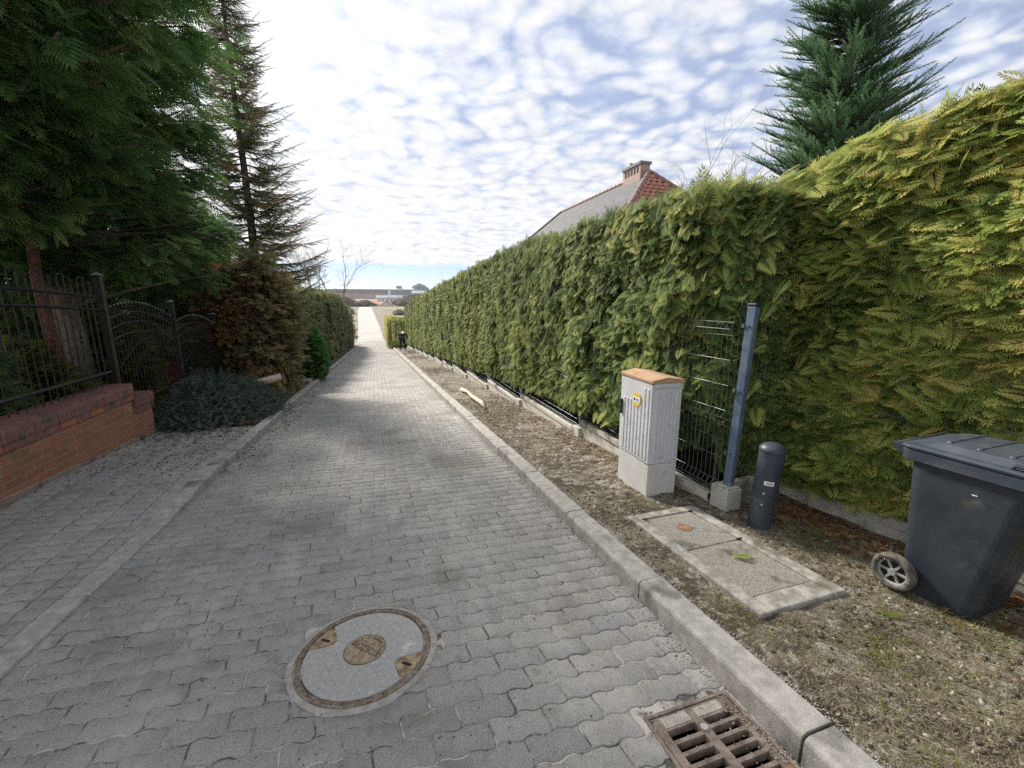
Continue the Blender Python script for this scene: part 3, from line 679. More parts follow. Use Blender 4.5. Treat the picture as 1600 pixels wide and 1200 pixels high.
def hedge_long():
    t = thing('thuja_hedge', 'long clipped light green thuja hedge running down the road beyond the dark one', 'hedge', (3.2, 20, -1.3))
    off = np.array([-3.2, -20, 1.3])
    top = lambda y: np.interp(y, [9, 16.5, 27.5, 38], [2.47, 2.12, 1.64, .9]) + .06 * sn(y, 0, 0, 1.5, 12); bot = lambda y: zr(y) + .56
    face = lambda y: 2.50 + .05 * sn(y, 0, 0, 1.5, 15)
    P = [hedge_face(17000, 9.4, 17, face, top, bot, -1, FR_LOW, .17, 41, .09, .50, 9, droop=.55, face_n=1.6, sy=.3, axo=.55, sidem=-.25, sidew=.6),
         hedge_face(30000, 17, 38, face, top, bot, -1, FR_FAR, .18, 42, .08, .50, 9, droop=.55, face_n=1.6, sy=.3, axo=.55, sidem=-.25, sidew=.6),
         hedge_top(1300, 9.4, 17, 2.6, 3.8, top, FR_LOW, .22, 43, .55, (-.2, 0)), hedge_top(1300, 17, 38, 2.6, 3.6, top, FR_FAR, .24, 44, .55, (-.2, 0))]
    P = [(a, b + off, c, d, e, f) for a, b, c, d, e, f in P]
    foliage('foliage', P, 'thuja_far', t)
    c = core('dark_backing', 2.72, 4.2, np.arange(9.9, 38.1, .8), lambda y: top(y) - .15, lambda y: zr(y) + .1, t, .05, 29); c.location = off
hedge_long()
def hedge_column():
    t = thing('thuja_hedge', 'pale green smooth hedge of upright columns past the bending person', 'hedge', (2.6, 44, -3.1))
    off = np.array([-2.6, -44, 3.1])
    top = lambda y: np.interp(y, [38, 50], [-.15, -.45]) - .10 * np.abs(np.sin(y * 2.2)); bot = lambda y: zr(y) + .15
    face = lambda y: 1.75 + .75 * np.clip((44.0 - y) / 6, 0, 1) + .10 * np.abs(np.sin(y * 2.2))
    P = [hedge_face(5200, 38.2, 47, face, top, bot, -1, FR_FAR, .28, 52, .05, .62, 9, droop=-.4),
         hedge_top(500, 38.4, 47, 1.9, 3.4, top, FR_FAR, .26, 54, .62)]
    P = [(a, b + off, c, d, e, f) for a, b, c, d, e, f in P]
    foliage('foliage', P, 'thuja_far', t)
    c = core('dark_backing', 2.55, 4.0, np.arange(38.2, 47, .8), lambda y: top(y) - .2, lambda y: zr(y) + .1, t, .04, 39); c.location = off
hedge_column()

# ------------------------------------------------------------------ trees
def curve(p0, d0, L, n, bend, rr):
    """list of points starting at p0 along d0, bending by vector bend per unit length"""
    p = Vector(p0); d = Vector(d0).normalized(); out = [p.copy()]; s = L / n
    for k in range(n):
        d = (d + Vector(bend) * s + Vector((rr.gauss(0, .04), rr.gauss(0, .04), rr.gauss(0, .04)))).normalized(); p = p + d * s; out.append(p.copy())
    return out
def cypress(name, label, base, th, cc, cr, seed, nl, mat='cypress', bark='pale_bark', trunk_r=.16, size=.34, T=FR_LOW, clip=None, per=34, lean=(0, 0), zmin=None):
    rr = random.Random(seed); r = np.random.default_rng(seed)
    t = thing(name, label, 'tree', base); B = Vector(base); ccl = Vector(cc) - B
    mb = MB(); trunk = [Vector((lean[0] * k / 7 * th, lean[1] * k / 7 * th, th * k / 7)) + Vector((rr.uniform(-.05, .05), rr.uniform(-.05, .05), 0)) * min(1, k) for k in range(8)]
    mb.tube(trunk, [trunk_r * (1.25 if k == 0 else 1) * (1 - .85 * k / 7) for k in range(8)], 10); mb.build('trunk', bark, t, smooth=True)
    lm = MB(); pos = []; ax = []; tn = []; sz = []
    for i in range(nl):
        # end point inside the crown's ellipsoid, biased to the shell
        while True:
            e = Vector((rr.gauss(0, 1), rr.gauss(0, 1), rr.gauss(0, 1))).normalized() * rr.uniform(.55, 1.0) ** .5
            e = Vector((e.x * cr[0], e.y * cr[1], e.z * cr[2])); bump = 1 + .16 * float(sn(e.x, e.y, e.z, 1.6, seed)); e = e * bump + ccl
            if zmin is None or e.z + B.z > zmin(e.x + B.x): break
        hz = min(max(.18 * th, e.z - rr.uniform(-.2, 1.0) * .5 - .15 * (Vector((e.x, e.y, 0)).length)), th * .95)
        k = hz / th; st = Vector((lean[0] * hz, lean[1] * hz, hz)); L = (e - st).length
        mid = (st + e) / 2 + Vector((rr.uniform(-.2, .2), rr.uniform(-.2, .2), rr.uniform(-.25, .35) * L * .3))
        pts = [st * (1 - q) ** 2 + mid * 2 * q * (1 - q) + e * q * q for q in [j / 6 for j in range(7)]]
        lm.tube(pts, [.028 * (1 - .8 * j / 6) + .004 for j in range(7)], 5, cap=False)
        ct = rr.gauss(.42, .16)
        for j in range(per):
            q = 1 - rr.random() ** 1.3 * .62; p = st * (1 - q) ** 2 + mid * 2 * q * (1 - q) + e * q * q
            dirv = (e - mid).normalized() + Vector((rr.gauss(0, .55), rr.gauss(0, .55), rr.gauss(-.35, .35)))
            pos.append(p + Vector((rr.gauss(0, .10), rr.gauss(0, .10), rr.gauss(0, .08)))); ax.append(dirv); tn.append(ct + rr.gauss(0, .12)); sz.append(size * rr.uniform(.6, 1.3))
    lm.build('limbs', bark, t, fix=False)
    N = len(pos); nr = np.stack([r.normal(0, .5, N), r.normal(0, .5, N), np.ones(N)], -1)
    foliage('crown', [(T, np.array(pos), np.array(ax), nr, np.array(sz), np.clip(tn, 0, 1))], mat, t)
    return t
cypress('cypress_tree', 'huge dark cypress overhanging the brick wall and spiked iron fence', (-4.35, 6.6, .1), 8.0, (-4.1, 5.2, 5.3), (2.8, 3.3, 3.1), 3, 430, per=42, size=.30, trunk_r=.17, zmin=lambda x: 2.15)
cypress('cypress_tree', 'dark conifer with a grey trunk behind the taller iron gate post', (-4.75, 8.9, 0), 8.0, (-4.5, 9.3, 5.0), (2.5, 2.4, 3.7), 4, 320, per=40, size=.30, bark='pale_bark', trunk_r=.19, zmin=lambda x: 2.0)
cypress('cypress_tree', 'slim conifer with a reddish trunk between two larger dark conifers', (-4.45, 7.9, .05), 6.5, (-4.5, 7.7, 5.4), (1.5, 1.5, 2.0), 6, 70, bark='red_bark', trunk_r=.09, zmin=lambda x: 2.6)
cypress('cypress_tree', 'low black-green conifer filling the garden behind both iron gates', (-6.4, 12.5, -.5), 5.5, (-6.3, 12.0, 2.8), (2.8, 4.2, 3.4), 8, 420, trunk_r=.14, size=.38)

cypress('cypress_tree', 'dark low conifer beyond the second gate behind the rusty thuja', (-5.6, 17.0, -1), 5.0, (-5.4, 16.8, .9), (2.0, 3.2, 2.9), 9, 220, trunk_r=.12, size=.38)

def conifer(name, label, base, H, rad, seed, mat, bark, T, whorl=.34, nb=7, shoot=.26, up=.35, z0=.12, dens=1.0, tone=(.5, .18), sag=-.1, trunk_r=.13, lean=(0, 0), side=None, dir_up=0.25):
    """spruce or fir: whorls of limbs carrying needle shoots"""
    rr = random.Random(seed); r = np.random.default_rng(seed)
    t = thing(name, label, 'tree', base)
    tr = MB(); n = 10
    P = lambda h: Vector((lean[0] * h, lean[1] * h, h))
    tr.tube([P(H * k / n) + Vector((rr.uniform(-.02, .02), rr.uniform(-.02, .02), 0)) for k in range(n + 1)], [trunk_r * (1 - .93 * k / n) for k in range(n + 1)], 9); tr.build('trunk', bark, t, smooth=True)
    lm = MB(); pos = []; ax = []; tn = []; sz = []; nr = []
    h = H * z0
    while h < H * .985:
        k = h / H
        for b in range(nb + (1 if k < .5 else 0)):
            az = rr.uniform(0, 6.283); L = rad(k) * rr.uniform(.42, 1.12)
            if side: L *= side(az, k)
            if L < .12: continue
            d = Vector((math.cos(az), math.sin(az), sag + up * .3 + rr.uniform(-.1, .1)))
            pts = curve(P(h), d, L, 6, (0, 0, dir_up * 1.2 / max(.4, L)), rr)
            lm.tube(pts, [.020 * (1 - k * .5) * (1 - .8 * q / 6) + .003 for q in range(7)], 4, cap=False)
            ct = rr.gauss(*tone); m = int(max(3, L / .085 * dens))
            for j in range(m):
                q = .18 + .82 * (j + rr.random()) / m; i0 = min(5, int(q * 6)); f = q * 6 - i0; p = pts[i0].lerp(pts[i0 + 1], f); dd = (pts[i0 + 1] - pts[i0]).normalized()
                latv = dd.cross(Vector((0, 0, 1))).normalized(); s = 1 if j % 2 else -1; l = shoot * rr.uniform(.6, 1.2) * (1.25 - .6 * q)
                a = dd * 1.0 + latv * s * rr.uniform(.45, 1.0) + Vector((0, 0, rr.uniform(-.15, .35) + up * .6))
                pos.append(p); ax.append(a); nr.append(Vector((rr.gauss(0, .2), rr.gauss(0, .2), 1))); tn.append(ct + rr.gauss(0, .12)); sz.append(l)
            pos.append(pts[-1]); ax.append(pts[-1] - pts[-2]); nr.append(Vector((0, .1, 1))); tn.append(ct); sz.append(shoot * 1.1)
        h += whorl * rr.uniform(.7, 1.2) * (1 - .45 * k)
    lm.build('limbs', bark, t, fix=False)
    foliage('crown', [(T, np.array(pos), np.array(ax), np.array(nr), np.array(sz), np.clip(tn, 0, 1))], mat, t)
    return t
# tall thin spruce beyond the gates
conifer('spruce_tree', 'tall thin spruce with sparse brown branches at the left roadside', (-2.92, 13.4, -.85), 11.5, lambda k: 2.05 * (1 - k) ** .75 * (.72 if k < .22 else 1), 12, 'spruce_brown', 'bark', ND, whorl=.20, nb=6, shoot=.33, up=-.9, dens=1.8, tone=(.5, .30), sag=-.12, trunk_r=.15, dir_up=.75, z0=.06, lean=(-.01, 0))
# blue-green fir behind the hedge on the right
conifer('fir_tree', 'blue-green fir rising above the yellow-green thuja hedge', (6.75, 5.1, -.2), 8.6, lambda k: 1.55 * (1 - k) ** .72 * (.5 + .5 * min(1, k * 3)), 15, 'fir', 'bark', ND_FIR, whorl=.15, nb=12, shoot=.25, up=.55, dens=2.8, sag=.02, trunk_r=.12, z0=.30, dir_up=.22)

def shrub(name, label, base, rad, H, seed, mat, T, size, n, cat='shrub', conical=.6, tone=.5, corem='hedge_core', group=None, up=.4, column=False):
    """dense shrub: sprays over a lumpy egg-shaped volume round a dark core"""
    r = np.random.default_rng(seed); t = thing(name, label, cat, base, group)
    th = r.uniform(0, 6.283, n); h = r.uniform(.02, 1, n) ** .85
    prof = np.sin(np.clip(h, 0, 1) ** conical * np.pi * .93 + .18) ** .7
    if column: prof = (1 - h ** 5 * .75) * (.92 + .08 * np.sin(h * 9))
    b = 1 + (.42 if column else .16) * sn(np.cos(th) * 2, np.sin(th) * 2, h * H, 2.2, seed)
    dep = r.uniform(.62 if column else .80, 1.05 if column else 1.0, n); rx, ry = rad
    pos = np.stack([np.cos(th) * rx * prof * b * dep, np.sin(th) * ry * prof * b * dep, h * H * (.93 + .07 * b)], -1)
    ax = np.stack([np.cos(th), np.sin(th), np.full(n, up)], -1) + r.normal(0, .38, (n, 3))
    nr = np.stack([r.normal(0, .6, n), r.normal(0, .6, n), np.ones(n)], -1)
    sz = size * r.uniform(.6, 1.3, n); ax = norm(ax)
    foliage('foliage', [(T, pos - ax * (sz * .5)[:, None], ax, nr, sz, np.clip(tone + .18 * r.normal(size=n) + (b - 1), 0, 1))], mat, t)  # tone follows the lumps, shade of the hollows put into it
    mb = MB(); prof2 = [(.45 * max(rx, ry) * (1 - q ** 5 * .8), q * H * .92) for q in [.0, .3, .6, .8, .9, .97]] if column else [(max(.02, .74 * max(rx, ry) * math.sin(min(1, q) ** conical * math.pi * .93 + .18) ** .7), q * H * .92) for q in [.0, .1, .25, .4, .55, .7, .85, .97]]
    M = Matrix.Diagonal((rx / max(rx, ry), ry / max(rx, ry), 1, 1)); mb.lathe(prof2, 14, M); mb.build('stems_or_core', corem, t)  # solid core added behind the sprays for inner shade, no real stems
    return t
cypress('thuja_tree', 'half dead olive-brown thuja at the foot of the thin spruce', (-2.75, 12.2, -.75), 3.6, (-2.70, 12.1, .75), (.95, 1.0, 1.9), 61, 230, mat='dying_thuja', bark='bark', trunk_r=.07, size=.24, per=26)
cypress('thuja_tree', 'rusty orange dead thuja beside the last iron gate post', (-3.3, 12.0, -.75), 3.3, (-3.25, 11.8, .75), (.7, .7, 1.8), 62, 130, mat='rusty_thuja', bark='bark', trunk_r=.05, size=.24, per=22)
shrub('round_shrub', 'bright green cushion shrub at the start of the left clipped hedge', (-2.1, 15.2, -1.0), (.62, .9), 1.85, 63, 'bright_shrub', FR_LOW, .20, 1900, conical=.6)
shrub('garden_bush', 'yellow-green bush behind the first iron gate', (-4.6, 9.6, -.45), (.7, .8), 1.9, 64, 'garden_bush', FR_LOW, .2, 1100)
shrub('garden_bush', 'small yellow-green bush behind the brick wall left of the gate', (-4.6, 7.5, -.2), (.6, .6), 1.25, 66, 'garden_bush', FR_LOW, .2, 700)
shrub('garden_bush', 'dark green bush behind the spiked iron fence at the left', (-4.3, 5.6, .1), (.7, .9), 1.55, 67, 'cypress', FR_LOW, .24, 1300)

def juniper():
    t = thing('juniper_shrub', 'sprawling blue-green juniper spilling over the bed beside the brick wall', 'shrub', (-2.75, 9.3, -.6))
    r = np.random.default_rng(71); n = 5200
    a = r.uniform(0, 6.283, n); q = np.sqrt(r.uniform(0, 1, n)); q = np.where(r.uniform(size=n) < .12, q * r.uniform(1, 1.35, n), q); x = np.cos(a) * q * .72 + .12 * sn(np.cos(a), np.sin(a), 0, 3, 5); y = np.sin(a) * q * 1.95
    Z = lambda x, y, q: .66 * np.clip(1 - q ** 2.2, 0, 1) * (1 + .22 * sn(x, y, 0, 4, 6)) * np.clip(1 - .38 * (x + .1), .4, 1.4) * np.clip(1 - .24 * y, .5, 1.3)
    z = Z(x, y, q) * r.uniform(.55, 1.03, n) + .03 - .0687 * y
    ax = np.stack([np.cos(a) * .8 + r.normal(.1, .5, n), np.sin(a) * .8 + r.normal(-.1, .5, n), r.uniform(0, .9, n)], -1)
    nr = np.stack([r.normal(0, .6, n), r.normal(0, .6, n), np.ones(n)], -1)
    foliage('foliage', [(ND, np.stack([x, y, z], -1), ax, nr, r.uniform(.12, .3, n), np.clip(r.normal(.45, .2, n), 0, 1))], 'juniper', t)
    mb = MB(); rr = random.Random(4)
    for k in range(90):
        an = rr.uniform(0, 6.28); L = rr.uniform(.6, 1.5)
        pts = curve((math.cos(an) * .1, math.sin(an) * .3, .02), (math.cos(an), math.sin(an) * 1.6, .9), L, 6, (0, 0, -1.0), rr)
        mb.tube(pts, [.011 * (1 - .7 * q / 6) for q in range(7)], 4, cap=False)
    mb.build('branches', 'twig', t, fix=False)
    mb = MB(); mb.lathe([(1.5, -.1), (1.25, .12), (.9, .26), (.5, .38), (.05, .42)], 16, Matrix.Diagonal((.40, 1.05, 1, 1))); mb.build('stems_or_core', 'hedge_core', t)  # solid dark core added for the shade beneath the sprays
juniper()

def left_hedge():
    t = thing('clipped_hedge', 'mixed olive and dark green hedge along the left kerb beyond the spruce', 'hedge', (-2.9, 30, -2.0))
    off = np.array([2.9, -30, 2.0])
    top = lambda y: np.interp(y, [15, 20, 33, 42, 50], [1.75, 1.85, 1.75, .7, -.5]) + .12 * sn(y, 0, 0, 1.3, 12); bot = lambda y: zr(y) + .15
    face = lambda y: -2.28 + .08 * sn(y, 0, 0, 1.5, 15)
    P = [hedge_face(3800, 15, 24, face, top, bot, 1, FR_LOW, .26, 81, .14, .40, 9), hedge_face(5200, 24, 49.5, face, top, bot, 1, FR_FAR, .30, 82, .14, .5, 9),
         hedge_top(700, 15, 30, -3.4, -2.2, top, FR_LOW, .28, 83, .5), hedge_top(700, 30, 49.5, -3.4, -2.2, top, FR_FAR, .3, 84, .5)]
    P = [(a, b + off, c, d, e, f) for a, b, c, d, e, f in P]
    foliage('foliage', P, 'left_hedge', t)
    c = core('dark_backing', -2.50, -3.6, np.arange(15, 49.5, .8), lambda y: top(y) - .15, lambda y: zr(y) + .1, t, .05, 49); c.location = off
left_hedge()

def bare_tree(label, base, H, seed, spread=.5, cat='tree', depth=5, r0=.07, name='bare_tree', mat='twig', n0=5):
    rr = random.Random(seed); t = thing(name, label, cat, base); tb = MB(); mb = MB()
    def grow(p, d, L, r, k):
        pts = curve(p, d, L, 4, (0, 0, .12), rr); (tb if k == 0 else mb).tube(pts, [r * (1 - .35 * q / 4) for q in range(5)], 6 if k < 2 else 3, cap=False)
        if k >= depth: return
        for c in range(rr.choice([2, 3, 3]) + (1 if k == 0 else 0)):
            q = rr.choice([2, 3, 4, 4]); s = pts[q]; a = Vector((rr.gauss(0, 1), rr.gauss(0, 1), rr.gauss(.1, .5))).normalized()
            nd = (pts[-1] - pts[0]).normalized() + a * spread * (1 + .15 * k)
            grow(s, nd, L * rr.uniform(.55, .82), r * .58, k + 1)
    grow(Vector((0, 0, 0)), Vector((0, 0, 1)), H * .34, r0, 0)
    tb.build('trunk', mat, t, fix=False); mb.build('crown', mat, t, fix=False)
bare_tree('bare leafless tree rising above the left hedge nearest the brown spruce', (-2.9, 25, -1.5), 6.6, 5, .46, r0=.06, depth=6)
bare_tree('slender bare tree between two other bare trees above the left hedge', (-3.1, 31, -1.9), 7.6, 17, .46, r0=.06, depth=6)
bare_tree('smaller bare tree above the far end of the left hedge', (-2.9, 38, -2.5), 8.6, 9, .46, r0=.07, depth=6)
bare_tree('bare twiggy shrub poking above the dark hedge right of the house roof', (6.0, 7.2, 0), 5.2, 21, .45, cat='shrub', name='bare_shrub', r0=.03, depth=5)
bare_tree('bare thin sapling poking over the hedge top at the right edge', (5.6, 1.55, 0), 4.1, 33, .4, cat='shrub', name='bare_shrub', r0=.025, depth=4)
bare_tree('bare sapling just right of the fir above the yellow-green hedge', (5.9, 3.0, 0), 4.0, 35, .4, cat='shrub', name='bare_shrub', r0=.02, depth=4)

# ------------------------------------------------------------------ mesh fence on the right
def fence_panel(mb, x0, y0, x1, y1, z0, h=1.24):
    """welded panel of 5 mm wire between two points, with V folds"""
    L = math.hypot(x1 - x0, y1 - y0); dx, dy = (x1 - x0) / L, (y1 - y0) / L; nx, ny = dy, -dx
    if nx > 0 or (abs(nx) < 1e-6 and ny > 0): nx, ny = -nx, -ny
    folds = [.03, .62, 1.31]; h = 1.44
    prof = [(0, 0)]
    for f in folds: prof += [(f, 0), (f + .05, .032), (f + .10, 0)]
    prof += [(h + .02, 0)]
    n = int(L / .05)
    for k in range(n + 1):
        s = k * .05; bx, by = x0 + dx * s, y0 + dy * s
        mb.tube([(bx + nx * o, by + ny * o, z0 + z) for z, o in prof], .0015, 4, cap=False)
    for z, o in [(0.03, 0), (.08, .032), (.13, 0), (.33, 0), (.48, 0), (.62, 0), (.67, .032), (.72, 0), (.92, 0), (1.12, 0), (1.31, 0), (1.36, .032), (1.41, 0)]:
        o += .004
        mb.tube([(x0 + nx * o, y0 + ny * o, z0 + z), (x1 + nx * o, y1 + ny * o, z0 + z)], .0018, 4, cap=False)
def mesh_fence():
    t = thing('mesh_fence', 'long wire mesh fence on a concrete plinth along the right verge', 'fence', (0, 0, 0))
    X = 2.60; y = 2.55
    for k in range(14):
        ya, yb = y + k * 2.5, y + (k + 1) * 2.5; z = float(zr(ya + 1.25)) + .28
        mb = MB(); fence_panel(mb, X, ya + .03, X, yb - .03, z); mb.build('mesh_panel', 'wire', t, fix=False)
        pl = MB(); zt = z - .01; pl.box(X - .025, X + .025, ya + .10, yb - .10, zt - .34, zt); pl.box(X - .040, X + .030, ya + .10, yb - .10, zt - .06, zt + .004); pl.build('plinth_board', 'plinth_concrete', t, bevel=.006)
        if k > 0:
            c = MB(); c.box(X - .07, X + .07, ya - .10, ya + .10, zt - .30, zt + .055); c.build('post_block', 'plinth_concrete', t, bevel=.008)
            p = MB(); p.box(X - .005, X + .045, ya - .03, ya + .03, zt - .2, zt + 1.46); p.build('post', 'post_paint', t)
    return t
MF = mesh_fence()
def corner_fence():
    t = thing('mesh_fence', 'stepped back wire mesh fence behind the bollard and the wheelie bin', 'fence', (0, 0, 0))
    # short return then towards the camera
    zt = .13; mb = MB(); fence_panel(mb, 2.68, 2.60, 3.28, 2.66, zt + .01); mb.build('mesh_panel', 'wire', t, fix=False)
    pl = MB(); pl.box(-.30, .30, -.025, .025, -.30, 0, Matrix.Translation((2.98, 2.60, zt)) @ Matrix.Rotation(R(6), 4, 'Z')); pl.build('plinth_board', 'plinth_concrete', t, bevel=.006)
    for a, b, z in ((2.60, .12, .16), (.06, -2.0, .33)):
        mb = MB(); fence_panel(mb, 3.32, a, 3.32, b, z); mb.build('mesh_panel', 'wire', t, fix=False)
        pl = MB(); pl.box(3.275, 3.325, b, a, z - .33, z - .01); pl.box(3.262, 3.338, b, a, z - .075, z - .01 + .002); pl.build('plinth_board', 'plinth_concrete', t, bevel=.005)
    c = MB(); c.box(3.235, 3.365, .0, .18, -.1, .26); c.build('post_block', 'plinth_concrete', t, bevel=.008)
    # the corner post: leans a little away from the road
    M = Matrix.Translation((2.625, 2.50, .09)) @ Matrix.Rotation(R(2.6), 4, 'Y') @ Matrix.Rotation(R(8), 4, 'Z')
    p = MB(); p.box(-.026, .026, -.033, .033, -.1, 1.46, M); p.build('post', 'post_paint', t, bevel=.006)
    p = MB(); p.box(-.030, .030, -.037, .037, 1.46, 1.485, M); p.build('post_cap', 'post_cap', t, bevel=.008)
    for z in (.30, .80, 1.30):
        p = MB(); p.box(-.036, .01, .036, .052, z, z + .03, M); p.build('clamp', 'wire', t); p = MB(); p.tube([M @ Vector((-.028, 0, z + .015)), M @ Vector((-.042, 0, z + .015))], .009, 8); p.build('bolt', 'wire', t)
    c = MB(); c.box(2.55, 2.70, 2.43, 2.60, -.15, .125); c.box(2.56, 2.69, 2.44, 2.585, .125, .14); c.build('post_block', 'plinth_concrete', t, bevel=.012)
corner_fence()

# ------------------------------------------------------------------ utility cabinet
def cabinet():
    B = (2.31, 3.15, float(zr(3.15)) + .11)
    t = thing('utility_cabinet', 'pale grey ribbed cable cabinet with orange roof and round yellow sticker', 'utility cabinet', B, rot=(0, 0, R(-2)))
    W, D, H = .29, .50, 1.07       # depth (x), width (y), height
    hb = .31
    b = MB(); b.box(-W / 2 + .004, W / 2 - .004, -D / 2 + .004, D / 2 - .004, -.06, hb); b.build('base', 'cabinet_base', t, bevel=.006)
    s = MB(); s.box(-W / 2 + .012, W / 2 - .004, -D / 2 + .006, D / 2 - .006, hb + .004, H - .05)
    for k in range(6):          # raised ribs on the side facing the camera
        x = -W / 2 + .040 + k * (W - .06) / 6; s.box(x, x + .020, -D / 2 - .002, -D / 2 + .01, hb + .03, H - .10)
        s.box(x, x + .020, D / 2 - .01, D / 2 + .002, hb + .03, H - .10)
    s.box(-W / 2 + .012, W / 2 - .004, -D / 2 - .004, -D / 2 + .02, H - .085, H - .05); s.build('housing', 'cabinet_paint', t, bevel=.003)
    d = MB(); d.box(-W / 2 - .004, -W / 2 + .012, -D / 2 + .006, D / 2 - .006, hb + .010, H - .055)
    for k in range(8):
        y = -D / 2 + .040 + k * (D - .075) / 8; zt = H - .17 if 1 < k else H - .10
        d.box(-W / 2 - .010, -W / 2, y, y + .030, hb + .035, H - .24 if 2 <= k <= 8 else H - .10)
    d.build('door', 'cabinet_paint', t, bevel=.003)
    h = MB(); h.box(-W / 2 - .028, -W / 2 - .004, D / 2 - .055, D / 2 - .025, .66, .80); h.build('handle', 'ink', t, bevel=.006)
    r = MB(); r.add([(-W / 2 - .010, -D / 2 - .007, H - .05), (W / 2 + .012, -D / 2 - .007, H - .05), (W / 2 + .012, D / 2 + .007, H - .05), (-W / 2 - .010, D / 2 + .007, H - .05),
                     (-W / 2 - .010, -D / 2 - .007, H - .022), (W / 2 + .012, -D / 2 - .007, H - .022), (W / 2 + .012, D / 2 + .007, H - .022), (-W / 2 - .010, D / 2 + .007, H - .022),
                     (-.01, -D / 2 - .007, H + .004), (-.01, D / 2 + .007, H + .004)],
                    [(0, 1, 2, 3), (0, 1, 5, 4), (1, 2, 6, 5), (2, 3, 7, 6), (3, 0, 4, 7), (4, 8, 9, 7), (5, 6, 9, 8), (4, 5, 8), (6, 7, 9)])
    r.build('roof', 'cabinet_roof', t, bevel=.004)
    # round sticker on the door
    X = -W / 2 - .0115; cy, cz = -.035, .845
    M = Matrix.Translation((X, cy, cz)) @ Matrix.Rotation(R(-90), 4, 'Y')
    st = MB(); st.lathe([(.062, 0), (.062, .002)], 40, M)
    so_ = st.build('sticker', 'sticker_yellow', t)
    def flat(pts, x, name, mat):
        m = MB(); n = len(pts); m.add([(x, y, z) for y, z in pts] + [(x - .0008, y, z) for y, z in pts], [tuple(range(n)), tuple(range(2 * n - 1, n - 1, -1))] + [(k, (k + 1) % n, n + (k + 1) % n, n + k) for k in range(n)])
        o = m.build(name, mat, t); o.parent = so_; return o
    c1 = [(cy + .056 * math.cos(a), cz + .056 * math.sin(a)) for a in [R(q) for q in (-24, -12, 0, 12, 24)]] + [(cy + .056 * math.cos(a), cz + .056 * math.sin(a)) for a in [R(q) for q in (156, 168, 180, 192, 204)]]
    flat(c1, X - .0025, 'white_band', 'sticker_white')
    flat([(cy + .030 + .013 * math.cos(a * .3927), cz + .013 * math.sin(a * .3927)) for a in range(16)], X - .0036, 'round_emblem', 'ink')
    fl = MB()
    for k, w in enumerate((.011, .008, .010, .007)):   # the small unreadable wording
        y = cy + .008 - k * .0125; fl.box(X - .0045, X - .0035, y - w, y, cz - .004, cz + .007)
    fl.box(X - .0045, X - .0035, cy - .040, cy + .006, cz - .012, cz - .009); fo = fl.build('wording', 'ink_blue', t); fo.parent = so_
    fl = MB()
    for zz in (.038, -.035):
        fl = MB()
        for yy, w in ((.016, .012), (.0, .011), (-.014, .012)): fl.box(X - .003, X - .0022, cy + yy - w / 2, cy + yy + w / 2, cz + zz - .004, cz + zz + .004)
        fo = fl.build('wording', 'dead_wood', t); fo.parent = so_
    n1 = MB(); n1.box(-W / 2 - .0055, -W / 2 - .004, -.195, -.160, .855, .945); n1.build('faded_label', 'sticker_faded', t)
    n1 = MB(); n1.box(-W / 2 - .0055, -W / 2 - .004, -.195, -.160, .800, .850); n1.build('faded_label', 'cabinet_roof', t)
    n1 = MB(); n1.box(-W / 2 - .0055, -W / 2 - .004, -.200, -.165, .770, .795); n1.build('faded_label', 'sticker_pale_blue', t)
cabinet()

def bollard():
    z = float(zr(2.18)) + .10
    t = thing('bollard', 'dark blue-grey round bollard with a domed top and small white sticker', 'bollard', (2.60, 2.17, z), rot=(R(1.5), R(3.0), 0))
    b = MB(); b.lathe([(.082, .26), (.082, .60)], 32); b.build('tube', 'dark_plastic', t, smooth=False)
    b = MB(); b.lathe([(.075, -.05), (.077, .02), (.079, .20), (.0805, .262)], 32); b.build('lower_sleeve', 'bin_lid_plastic', t)
    b = MB(); b.lathe([(.086, .597), (.088, .602), (.086, .615), (.076, .632), (.055, .648), (.028, .657), (.004, .660)], 32); b.build('domed_cap', 'dark_plastic', t, smooth=True)
    s = MB(); n = 8; a0, a1 = R(208), R(252)
    pts = [(math.cos(a0 + (a1 - a0) * k / n), math.sin(a0 + (a1 - a0) * k / n)) for k in range(n + 1)]
    vs = [(x * .0835, y * .0835, z_) for z_ in (.365, .395) for x, y in pts]
    s.add(vs, [(k, k + 1, n + 2 + k, n + 1 + k) for k in range(n)]); st = s.build('sticker', 'sticker_white', t)
    so2 = st.modifiers.new('s', 'SOLIDIFY'); so2.thickness = .0008
    # small unreadable line of print
    w = MB()
    for k in range(2, 7):
        x, y = pts[k]; x2, y2 = pts[k + 1]; w.add([(x * .0848, y * .0848, .377), (x2 * .0848, y2 * .0848, .377), (x2 * .0848, y2 * .0848, .383), (x * .0848, y * .0848, .383)], [(0, 1, 2, 3)])
    wo = w.build('print', 'ink', t); wo.parent = st; ws = wo.modifiers.new('s', 'SOLIDIFY'); ws.thickness = .0004
    for k, zz in ((215, .30), (216, .215)):
        s = MB(); s.lathe([(.008, 0), (.008, .004), (.002, .006)], 10, Matrix.Rotation(R(k), 4, 'Z') @ Matrix.Translation((.080, 0, zz)) @ Matrix.Rotation(R(90), 4, 'Y')); s.build('screw', 'iron_cap', t)
bollard()

